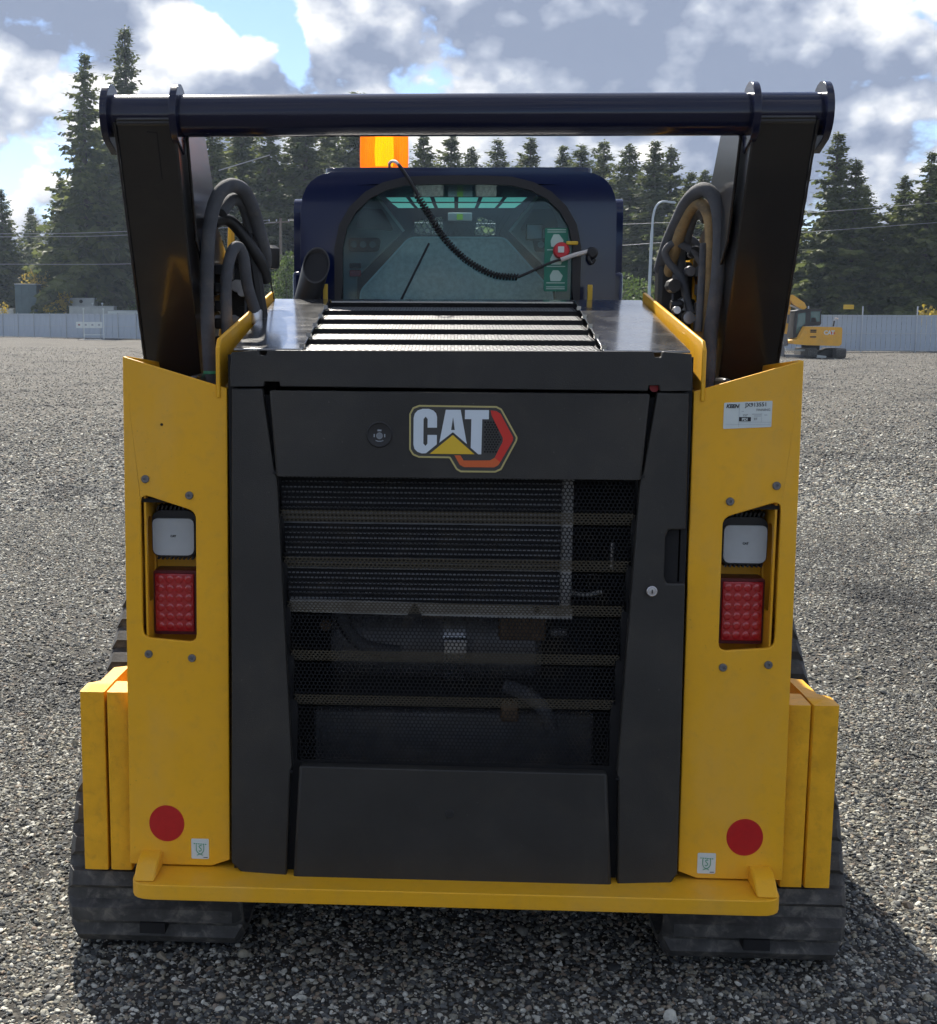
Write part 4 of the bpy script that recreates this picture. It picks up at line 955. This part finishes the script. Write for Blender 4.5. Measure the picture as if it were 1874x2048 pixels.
# ---- conifers
def conifer_mesh(seed, H=15.0, base=.05, rmax=.17, top=.35, dens=1.0, droop=1.0):
    r = np.random.default_rng(seed); quads = []; limbs = MB()
    zb = H * base; nb = int(270 * dens)
    for i in range(nb):
        t = (i + r.random()) / nb; t = t ** .95; t = t + .007 * math.sin(t * 46 * 2 + seed)
        z = zb + (H - zb) * t
        if t > .985: continue
        Lb = H * rmax * ((1 - t) ** .82) * (.76 + .36 * abs(math.sin(t * 46 + seed))) * r.uniform(.55, 1.15) * (1 - .3 * max(0, .12 - t) / .12)
        if r.random() < .08: Lb *= 1.35
        Lb = max(Lb, .16); a = i * 2.39996 + r.normal(0, .5)
        dirh = np.array([math.cos(a), math.sin(a), 0]); e0 = (-.06 + .60 * t) + r.normal(0, .12); dr = (.46 - .30 * t) * droop
        ns = max(5, int(Lb / .19))
        def pt(s): return np.array([0, 0, z]) + dirh * Lb * s + np.array([0, 0, Lb * (e0 * s - dr * s * s + (.14 * s ** 3))])
        limbs.tube([tuple(pt(0)), tuple(pt(.5)), tuple(pt(.97))], [.035 * (1 - t) + .012, .02 * (1 - t) + .008, .005], 4, caps=False)
        side = np.array([-dirh[1], dirh[0], 0])
        for k in range(ns):
            s = (k + .6 * r.random() + .35) / ns
            c = pt(min(s, 1.0)); spread = Lb * .30 * (1 - .72 * s) + .10 + .16 * (1 - t)
            for sg in (-1, 1):
                for rep in range(2):
                    ln = min(spread * r.uniform(.6, 1.3), 1.15)
                    dd = side * sg * r.uniform(.45, 1.0) + dirh * r.uniform(.2, .8) + np.array([0, 0, r.uniform(-.95, .10) * droop])
                    dd /= np.linalg.norm(dd)
                    w = np.cross(dd, r.normal(size=3)); w /= np.linalg.norm(w); wd = ln * r.uniform(.18, .34) + .02
                    c2 = c + r.normal(0, .05, 3)
                    quads.append([c2 - w * wd * .3, c2 + dd * ln * .45 - w * wd, c2 + dd * ln, c2 + dd * ln * .55 + w * wd * .9])
        # tip tuft
        c = pt(1.0); dd = dirh * 1.0 + np.array([0, 0, .1]); w = side
        quads.append([c - w * .03, c + dd * .12 - w * .05, c + dd * .3, c + dd * .12 + w * .05])
    for k in range(10):
        z = H - .05 - k * .10; a = k * 2.4; dd = np.array([math.cos(a), math.sin(a), .7]); ln = .12 + k * .03
        w = np.array([-dd[1], dd[0], 0]); c = np.array([0, 0, z]); quads.append([c - w * .02, c + dd * ln * .5 - w * .05, c + dd * ln, c + dd * ln * .5 + w * .05])
    Q = np.array(quads); nq = len(Q)
    me = bpy.data.meshes.new('crown'); me.from_pydata(Q.reshape(-1, 3).tolist(), [], np.arange(nq * 4).reshape(-1, 4).tolist()); me.materials.append(NEED)
    trunk = MB().tube([(0, 0, -.1), (r.normal(0, .03), r.normal(0, .03), H * .3), (r.normal(0, .05), r.normal(0, .05), H * .65), (0, 0, H - .1)], [H * .015, H * .012, H * .007, .015], 9)
    trunk.v += []; k0 = len(trunk.v); trunk.add(limbs.v, limbs.f)
    return me, trunk.mesh('trunk', BARK, fix=False), Q
VAR = [conifer_mesh(11, rmax=.20), conifer_mesh(12, rmax=.23, dens=1.15), conifer_mesh(13, rmax=.18, droop=.85), conifer_mesh(14, rmax=.185, dens=.85, droop=1.25),
       conifer_mesh(15, base=.16, rmax=.17, dens=.95, droop=1.2), conifer_mesh(16, rmax=.225, dens=1.2, droop=.9)]
ordw = ['first', 'second', 'third', 'fourth', 'fifth', 'sixth', 'seventh', 'eighth', 'ninth', 'tenth', 'eleventh', 'twelfth']
def tree(x, y, h, var, label, group, wide=1.0):
    t = empty('conifer_tree', (x, y, 0), rnd.uniform(0, 6.28)); k = h / 15.0
    t.scale = (k * wide, k * wide, k)
    c_, tr, _ = VAR[var]
    inst(c_, 'crown', t); inst(tr, 'trunk', t); tag(t, label, 'tree', group); return t
GL, GM, GR = 'conifers left of the loader', 'conifers behind the cab', 'conifers right of the loader'
left = [(-17.6, 95, 21.7, 4, 'tallest conifer of all, its bare top rising just left of the black cross tube', .85), (-19.8, 92, 19.4, 3, 'conifer with a leaning thin top, left neighbour of the tallest conifer', .95), (-19.3, 99, 18.6, 2, 'slim conifer squeezed between the two tallest left conifers', .8),
        (-22.3, 95, 11.6, 1, 'low broad conifer at the left foot of the tall left conifers', 1.0), (-27.9, 100, 11.2, 0, 'dark conifer cut by the left edge of the picture', 1.0), (-29.6, 115, 11.1, 5, 'far bushy conifer between the left edge and the tall conifers, taller of two', 1.0),
        (-27.4, 118, 9.9, 1, 'far bushy conifer between the left edge and the tall conifers, shorter of two', 1.0), (-31.7, 106, 13.2, 3, 'conifer mostly outside the left edge of the picture', 1.0), (-17.0, 101, 14.0, 1, 'full conifer standing behind the left lift arm tower, left of two', 1.0), (-15.2, 103, 15.9, 5, 'full conifer standing behind the left lift arm tower, right of two', .9)]
for x, y, h, v_, lb, w in left: tree(x * 1.42, y * 1.42, (h - 1.71) * 1.42 + 1.71, v_, lb, GL, w * 1.35)
mid = [(-12.2, 100, 16.0, 5), (-10.6, 105, 17.6, 1), (-8.1, 100, 16.5, 3), (-5.56, 101, 18.2, 0), (-3.9, 108, 17.6, 5), (-1.7, 104, 18.9, 2), (.5, 105, 17.0, 1), (3.3, 100, 15.3, 5), (5.5, 104, 15.9, 0), (7.6, 112, 15.9, 1),
       (10.3, 118, 17.3, 2), (11.7, 105, 15.8, 0), (15.2, 112, 16.0, 2), (15.9, 107, 15.5, 0), (17.7, 107, 15.8, 3), (18.8, 102, 14.9, 1), (19.9, 98, 14.6, 2), (21.5, 100, 14.5, 0), (21.2, 92, 11.8, 5), (23.1, 96, 12.4, 1)]
for i, (x, y, h, v_) in enumerate(mid):
    side_ = f'{ordw[i]} conifer from the left arm hoses in the row seen under the cross tube' if i < 10 else f'{ordw[len(mid) - 1 - i]} conifer from the right arm hoses in the row seen under the cross tube'
    tree(x * 1.12, y * 1.12, (h - 1.71) * 1.12 + 1.71, v_, side_, GM, rnd.uniform(1.45, 1.85))
right = [(25.1, 98, 12.1, 0, 'conifer behind the right lift arm tower, leftmost of three'), (26.8, 95, 12.0, 3, 'conifer behind the right lift arm tower, middle of three'), (28.0, 92, 11.0, 1, 'conifer behind the right lift arm tower, rightmost of three'),
         (29.7, 88, 13.9, 3, 'tallest pointed conifer right of the right lift arm tower'), (30.6, 87, 12.1, 0, 'conifer close right of the tallest right conifer'), (32.3, 90, 10.8, 5, 'lower conifer between the tallest right conifer and the right edge'),
         (33.4, 86, 11.0, 1, 'bushy conifer second from the right edge of the picture'), (34.2, 84, 12.2, 3, 'conifer cut by the right edge of the picture'), (36.7, 88, 12.9, 5, 'conifer mostly outside the right edge of the picture')]
for x, y, h, v_, lb in right: tree(x, y, h, v_, lb, GR, 1.65)
# the wood behind, read as one mass
fv = []
for i in range(80):
    x = -54 + i * 1.45 + rnd.uniform(-.8, .8); y = 142 - .12 * (x + 46) + rnd.uniform(-5, 8) - (26 if x > 24 else 0); h = ((rnd.uniform(15.5, 19.5) if x < 23 else rnd.uniform(8.5, 11.0)) if x > 2 else rnd.uniform(12, 16)) if x > 2 or x < -17 else rnd.uniform(18, 21.5)
    if x < -21: h *= .8
    Q = VAR[rnd.randrange(6)][2]; Q = Q[rnd.randrange(3)::3]; k = h / 15; a = rnd.uniform(0, 6.28); ca, sa = math.cos(a), math.sin(a)
    P_ = Q * np.array([k * 1.9, k * 1.9, k]); P_ = np.stack([P_[..., 0] * ca - P_[..., 1] * sa + x, P_[..., 0] * sa + P_[..., 1] * ca + y, P_[..., 2]], -1); fv.append(P_)
FV = np.concatenate(fv); nq = len(FV)
me = bpy.data.meshes.new('wood'); me.from_pydata(FV.reshape(-1, 3).tolist(), [], np.arange(nq * 4).reshape(-1, 4).tolist()); me.materials.append(NEEDF)
wood = bpy.data.objects.new('far_wood', me); col.objects.link(wood); tag(wood, 'dark far conifer wood reading as one mass behind the trees', kind='stuff')

# ---- shrubs
def shrub(x, y, z0, h, w, m_, n, label, upright=False):
    n = int(n * 1.5)
    root = empty('shrub', (x, y, 0)); tag(root, label, 'shrub', 'shrubs beyond the fence')
    r = np.random.default_rng(int(abs(x * 131 + h * 17))); qs = []
    st_ = MB()
    for i in range(7):
        a = r.uniform(0, 6.28); e = r.uniform(.1, .45) * w
        st_.tube([(0, 0, 0), (math.cos(a) * e * .5, math.sin(a) * e * .5, h * .5), (math.cos(a) * e, math.sin(a) * e, h * r.uniform(.7, .95))], [.03, .02, .008], 5)
    for i in range(n):
        u = r.normal(size=3); u /= np.linalg.norm(u); rr = r.random() ** .4
        c = np.array([u[0] * w * .5 * rr, u[1] * w * .5 * rr, h * .58 + u[2] * h * .42 * rr])
        if upright: c[0] *= .35 + .8 * c[2] / h
        d = r.normal(size=3); d[2] = abs(d[2]) + .4; d /= np.linalg.norm(d); q = np.cross(d, r.normal(size=3)); q /= np.linalg.norm(q); s = r.uniform(.14, .30)
        qs.append([c - q * s * .3, c + d * s * .5 - q * s * .35, c + d * s, c + d * s * .5 + q * s * .35])
    Q = np.array(qs); m2 = MB(); m2.v = [tuple(v_) for v_ in Q.reshape(-1, 3)]; m2.f = [tuple(f) for f in np.arange(len(Q) * 4).reshape(-1, 4).tolist()]
    o = bpy.data.objects.new('foliage', m2.mesh('foliage', m_, smooth=False, fix=False)); col.objects.link(o); o.parent = root
    st_.build('stems', BARK, root)
shrub(-29.6, 126.2, 0, 4.6, 1.7, LYELL, 340, 'tall bright yellow shrub sprouting above the pale cabinets', True)
shrub(-30.6, 126.0, 0, 3.3, 2.2, LYELL, 300, 'low bright yellow shrub left of the pale cabinets', True)
shrub(-33.3, 130.6, 0, 6.6, 4.2, LOCHR, 900, 'ochre leaved small tree behind the dark teal cabinet')
shrub(-32.0, 130, 0, 4.0, 1.6, LGREEN, 350, 'fresh green bush right of the dark teal cabinet')
shrub(-36.0, 128.4, 0, 3.3, 1.0, LYELL, 90, 'small yellow shrub left of the dark teal cabinet', True)
shrub(-22.2, 124, 0, 3.2, 2.6, LGREEN, 260, 'yellow green bush right of the pale cabinets')
shrub(32.0, 77.6, 0, 2.75, 1.3, LYELL, 150, 'reddish yellow bush above the fence at the right edge', True)
shrub(17.2, 95, 0, 5.0, 5.5, LGREEN, 1400, 'large green bush behind the street lamp')
shrub(21.5, 93, 0, 4.6, 5.0, LGREEN, 1300, 'large green bush behind the right arm hoses')
shrub(-6.6, 98.5, 0, 6.6, 2.8, LGREEN, 1300, 'green leafy bush at the foot of the utility pole')

# ---- cabinets beyond the left fence
def cabinet(name, x, y, w, d, h, m_, label, npan, extra=None):
    r = empty(name, (x, y, 0)); tag(r, label, 'cabinet')
    MB().box((0, 0, 0), (w, d, h)).build('body', m_, r, bevel=.03)
    for i in range(npan):
        a = w * i / npan; b = w * (i + 1) / npan
        MB().box((a + .03, -.04, h * .12), (b - .03, -.005, h - .08)).build('panel', m_, r, bevel=.015)
    MB().box((-.05, -.06, h), (w + .05, d + .05, h + .06)).build('cap', FPOST, r, bevel=.015)
    return r
cabinet('equipment_cabinet', -29.3, 126.5, 2.45, 1.6, 3.55, CONC, 'taller pale equipment cabinet with a round vent beyond the left fence', 3)
r_ = cabinet('equipment_cabinet', -28.9, 124.9, 4.2, 1.3, 2.80, CONC, 'long low pale equipment cabinet just above the left fence', 6)
for k, x in enumerate((2.1, 3.0)): MB().lathe([(.03, 2.8), (.03, 3.0), (.10, 3.02), (.10, 3.12), (.02, 3.16)], n=10, c=(x, .5, 0)).build('vent_cap', WHITE, r_)
vm_ = MB(); vm_.lathe([(.17, -.05), (.17, -.06), (.11, -.06), (.11, -.05)], axis='Y', n=20, c=(-28.1, 126.44, 3.28)); o = vm_.build('vent_ring', INTD); o.parent = bpy.data.objects['equipment_cabinet']; o.location = (29.3, -126.5, 0)
cabinet('tall_cabinet', -34.9, 128.5, 2.1, 1.8, 4.9, TEALB, 'tall dark teal metal cabinet beyond the left fence', 3)
MB_ = cabinet('white_shed_roof', -38.5, 130, 3.0, 2.5, 2.55, CONC, 'pale shed top at the left edge beyond the fence', 2); MB_['category'] = 'shed'
MB_2 = cabinet('white_trailer', -24.6, 121.5, 4.2, 2.0, 2.40, WHITE, 'white trailer roof line right of the pale cabinets', 3); MB_2['category'] = 'trailer'

# ---- sign stand in front of the left fence
sg = empty('sign_stand', (-23.0, 106.3, 0)); tag(sg, 'white frame stand carrying four small notice boards before the left fence', 'sign')
for x in (-.46, 1.12): MB().tube([(x, 0, 0), (x, 0, 2.42)], .035, 8).build('post', WHITE, sg); MB().lathe([(.06, 2.40), (.085, 2.45), (.05, 2.52)], n=10, c=(x, 0, 0)).build('post_cap', WHITE, sg)
MB().tube([(-.46, 0, .42), (1.12, 0, .42)], .025, 6).build('cross_bar', WHITE, sg); MB().tube([(-.46, 0, .04), (1.12, 0, .04)], .03, 6).build('cross_bar', WHITE, sg)
MB().box((-.9, -.4, 0), (2.2, .4, .05)).build('base_plate', GSTEEL, sg)
ink2 = mat('faded_print', (.25, .12, .12), .6)
for i in range(4):
    b_ = MB().box((-1.08 + i * .53, -.06, .95), (-.57 + i * .53, -.045, 1.42)).build('notice_board', WHITE, sg, bevel=.005)
    MB().poly(rpoly([(-.91 + i * .53, 1.13), (-.74 + i * .53, 1.13), (-.74 + i * .53, 1.27), (-.91 + i * .53, 1.27)], .04), (), -.0615, -.0605).build('print_block', ink2 if i == 0 else GREY, b_)

# ---- small yellow plate on the right fence
o = MB().box((26.35, 75.75, 2.42), (26.95, 75.77, 2.68)).build('warning_plate', YELP, None, bevel=.01); tag(o, 'small yellow warning plate on a post above the right fence', 'sign')

# ---- street lamp
lp = empty('street_lamp', (17.4, 86, 0)); tag(lp, 'curved pale street lamp post between the cab and right hoses', 'street lamp')
MB().tube(spline([(0, 0, 0), (0, 0, 4.0), (.05, 0, 7.6), (.12, 0, 8.5), (.30, 0, 9.0), (.62, 0, 9.22), (1.0, 0, 9.22)], 6), [.10] * 12 + [.07] * 24 + [.05], 10).build('pole', LAMP, lp)
MB().poly(rpoly([(.95, 9.16), (1.45, 9.10), (1.5, 9.17), (1.4, 9.25), (.95, 9.27)], .03), (), -.12, .12).build('lamp_head', LAMP, lp, bevel=.02)

# ---- utility pole and wires
up_ = empty('utility_pole', (-7.35, 101, 0)); tag(up_, 'weathered utility pole with crossarm between the left hoses and the cab', 'pole')
MB().tube([(0, 0, 0), (0, 0, 9.2)], [.14, .10], 10).build('pole', WOOD, up_)
MB().tube([(-.9, 0, 8.85), (.7, 0, 8.95)], .06, 6).build('crossarm', WOOD, up_)
for x in (-.85, -.3, .6): MB().lathe([(.02, 8.95), (.05, 9.0), (.05, 9.08), (.02, 9.12)], n=8, c=(x, 0, 0)).build('insulator', FPOST, up_)
def wire(pts, label, r_=.022):
    o = MB().tube(spline(pts, 8), r_, 5).build('power_line', WIRE); tag(o, label, 'cable', 'power lines'); return o
wire([(-60, 78, 6.6), (-27, 88, 7.15), (-16, 93, 7.75), (-8.2, 101, 9.06)], 'upper power line crossing the left conifers to the utility pole')
wire([(-60, 78, 6.3), (-27, 88, 6.95), (-16, 93, 7.5), (-7.7, 101, 8.9)], 'second power line just below the upper one left of the utility pole')
wire([(-60, 79, 4.7), (-27, 88, 5.2), (-16, 93, 5.5), (-7.4, 101, 6.4)], 'lowest power line left of the utility pole')
wire([(-7.4, 101, 6.4), (6, 97, 6.35), (19, 90, 6.9), (40, 80, 8.1)], 'low power line running from the utility pole to the right', .018)
wire([(-6.8, 101, 9.06), (6, 97, 8.6), (19, 90, 8.2), (40, 80, 9.3)], 'high power line running from the utility pole to the right', .018)

# ================================================================== small excavator
X = empty('mini_excavator', (20.6, 64.0, 0), R(0)); tag(X, 'small yellow excavator parked before the right fence', 'excavator')
def xz(u, v_): return (18.32 + u * .00459 - 20.6, (917 - v_) * .00459)
xl = lambda l: [xz(u, v_) for u, v_ in l]
MB().poly(rpoly(xl([(440, 590), (805, 597), (805, 770), (780, 790), (440, 782), (312, 770), (312, 738), (365, 715), (425, 592)]), [.05, .12, .1, .1, .02, .05, .04, .1, .05]), (), -.75, .65).build('counterweight_body', XYEL, X, bevel=.05, seg=3)
MB().poly(rpoly(xl([(455, 610), (565, 612), (565, 715), (455, 712)]), .05), (), -.775, -.745).build('side_door', XYEL, X, bevel=.01)
MB().poly(rpoly(xl([(600, 605), (742, 605), (742, 710), (600, 710)]), .05), (), -.775, -.745).build('rear_hatch', XYEL, X, bevel=.01)
for v_ in (622, 640, 690): MB().poly(rpoly(xl([(472, v_), (535, v_), (535, v_ + 14), (472, v_ + 14)]), .01), (), -.785, -.774).build('vent_slot', DARK, X)
lx, lz = xz(612, 672)
text_obj('CAT', .27, 'lettering', WHITE, X, lx, -.785, lz, sx=.95, bold=.012)
MB().poly(xl([(688, 640), (703, 655), (690, 675)]), (), -.79, -.78).build('logo_mark', LRED, X)
MB().poly(xl([(712, 650), (728, 650), (728, 668), (712, 668)]), (), -.79, -.78).build('logo_mark', LORA, X)
# cab
XC = MB(); c0 = xl([(345, 440), (475, 418), (612, 418), (620, 560), (605, 582), (430, 590), (375, 700), (330, 715)])
frame = MB().poly(rpoly(c0, .04), [rpoly(xl([(505, 435), (605, 435), (605, 540), (505, 545)]), .04), rpoly(xl([(375, 460), (455, 445), (455, 560), (420, 590), (370, 670), (360, 660)]), .03)], -.25, -.17).build('cab_frame', DGREY, X, bevel=.02)
MB().poly(rpoly(xl([(500, 432), (608, 432), (608, 545), (500, 550)]), .03), (), -.22, -.20).build('cab_window', XGLS, X)
MB().poly(rpoly(xl([(360, 455), (460, 440), (460, 570), (420, 600), (370, 690), (345, 690)]), .03), (), -.225, -.205).build('cab_window', XGLS, X)
MB().poly(rpoly(c0, .04), (), -.165, .9).build('cab_body', DGREY, X, bevel=.04)
MB().poly(rpoly(xl([(340, 432), (470, 408), (618, 408), (622, 424), (475, 426), (342, 446)]), .01), (), -.3, .95).build('cab_roof', DGREY, X, bevel=.01)
MB().poly(rpoly(xl([(515, 500), (560, 500), (570, 545), (510, 545)]), .03), (), -.24, -.226).build('seat', DARK, X)
# boom and stick
MB().poly(rpoly(xl([(262, 300), (285, 268), (320, 265), (445, 345), (470, 395), (440, 420), (400, 405), (330, 360), (310, 330)]), .04), (), -.1, .12).build('boom', XYEL, X, bevel=.03)
MB().poly(rpoly(xl([(268, 300), (310, 310), (322, 400), (310, 470), (296, 640), (285, 705), (262, 705), (255, 600), (252, 480)]), .04), (), .13, .32).build('stick', XYEL, X, bevel=.03)
MB().tube([(xz(300, 375)[0], -.02, xz(300, 375)[1]), (xz(435, 425)[0], -.02, xz(435, 425)[1])], .045, 10).build('boom_cylinder', STEEL, X)
MB().tube([(xz(285, 560)[0], .0, xz(285, 560)[1]), (xz(290, 470)[0], .0, xz(290, 470)[1])], .05, 10).build('stick_cylinder', GSTEEL, X)
MB().poly(rpoly(xl([(235, 665), (280, 670), (295, 740), (300, 790), (258, 800), (245, 740)]), .04), (), -.05, .25).build('bucket_linkage', GSTEEL, X, bevel=.02)
MB().poly(rpoly(xl([(175, 785), (235, 778), (250, 830), (245, 905), (205, 900), (178, 880)]), .05), (), -.3, .5).build('blade', GSTEEL, X, bevel=.02)
ex2 = MB().tube([(xz(765, 590)[0], 0, xz(765, 590)[1]), (xz(772, 530)[0], 0, xz(772, 530)[1])], .035, 10).build('exhaust_pipe', DARK, X)
MB().tube([(xz(772, 530)[0], 0, xz(772, 530)[1]), (xz(778, 500)[0], 0, xz(778, 500)[1]), (xz(812, 510)[0], 0, xz(812, 510)[1])], .04, 10).build('exhaust_tip', STEEL, X)
MB().box((xz(470, 0)[0], -.3, xz(0, 835)[1]), (xz(612, 0)[0], .4, xz(0, 786)[1])).build('slew_ring', DARK, X)
# undercarriage
def xtrack(u0, u1, y0, y1, zt=815):
    a = xz(u0, 0)[0]; b = xz(u1, 0)[0]; z1 = xz(0, zt)[1]
    prof_ = rpoly([(a, .02), (b, .02), (b, z1), (a, z1)], z1 * .48, 6)
    t = MB().poly(prof_, (), y0, y1).build('crawler_track', RUB, X, bevel=.015)
    return t
def xtrack_end(u0, u1, y0, y1):
    a = xz(u0, 0)[0]; b = xz(u1, 0)[0]
    prof_ = rpoly([(y0, .02), (y1, .02), (y1, .48), (y0, .48)], .22, 6)
    t = MB().poly(prof_, (), a, b, 'X').build('crawler_track', RUB, X, bevel=.02)
    for k in range(5): MB().box((a + .01, y0 - .02, .09 + k * .075), (b - .01, y0 + .01, .12 + k * .075)).build('track_shoe', RUB, t)
    return t
xtrack_end(455, 548, -.9, 1.3); xtrack_end(735, 840, -1.0, 1.2)
MB().poly(xl([(545, 860), (740, 820), (740, 905), (550, 912)]), (), -.5, .7).build('undercarriage_frame', DARK, X, bevel=.02)
MB().poly(rpoly(xl([(540, 880), (655, 893), (650, 912), (545, 910)]), .02), (), -.75, -.6).build('track_step', CONC, X, bevel=.01)
MB().poly(rpoly(xl([(250, 815), (455, 825), (455, 845), (252, 835)]), .02), (), -.4, -.3).build('blade_arm', CONC, X, bevel=.01)
MB().poly(rpoly(xl([(255, 880), (455, 885), (455, 908), (250, 908)]), .02), (), -.4, .4).build('blade_arm', GSTEEL, X, bevel=.01)

# ---- thin air between here and the trees
hz = MB().box((-160, -8, -1), (160, 190, 36)).build('haze', None, None, smooth=False); tag(hz, 'thin pale air over the whole yard', kind='stuff')
hm = bpy.data.materials.new('thin_air'); hm.use_nodes = True; nt = hm.node_tree; nt.nodes.remove(nt.nodes['Principled BSDF'])
pv = nt.nodes.new('ShaderNodeVolumePrincipled'); pv.inputs['Color'].default_value = (.68, .82, 1.0, 1); pv.inputs['Density'].default_value = .00030; pv.inputs['Anisotropy'].default_value = .25
nt.links.new(pv.outputs[0], nt.nodes['Material Output'].inputs['Volume']); hz.data.materials.append(hm)
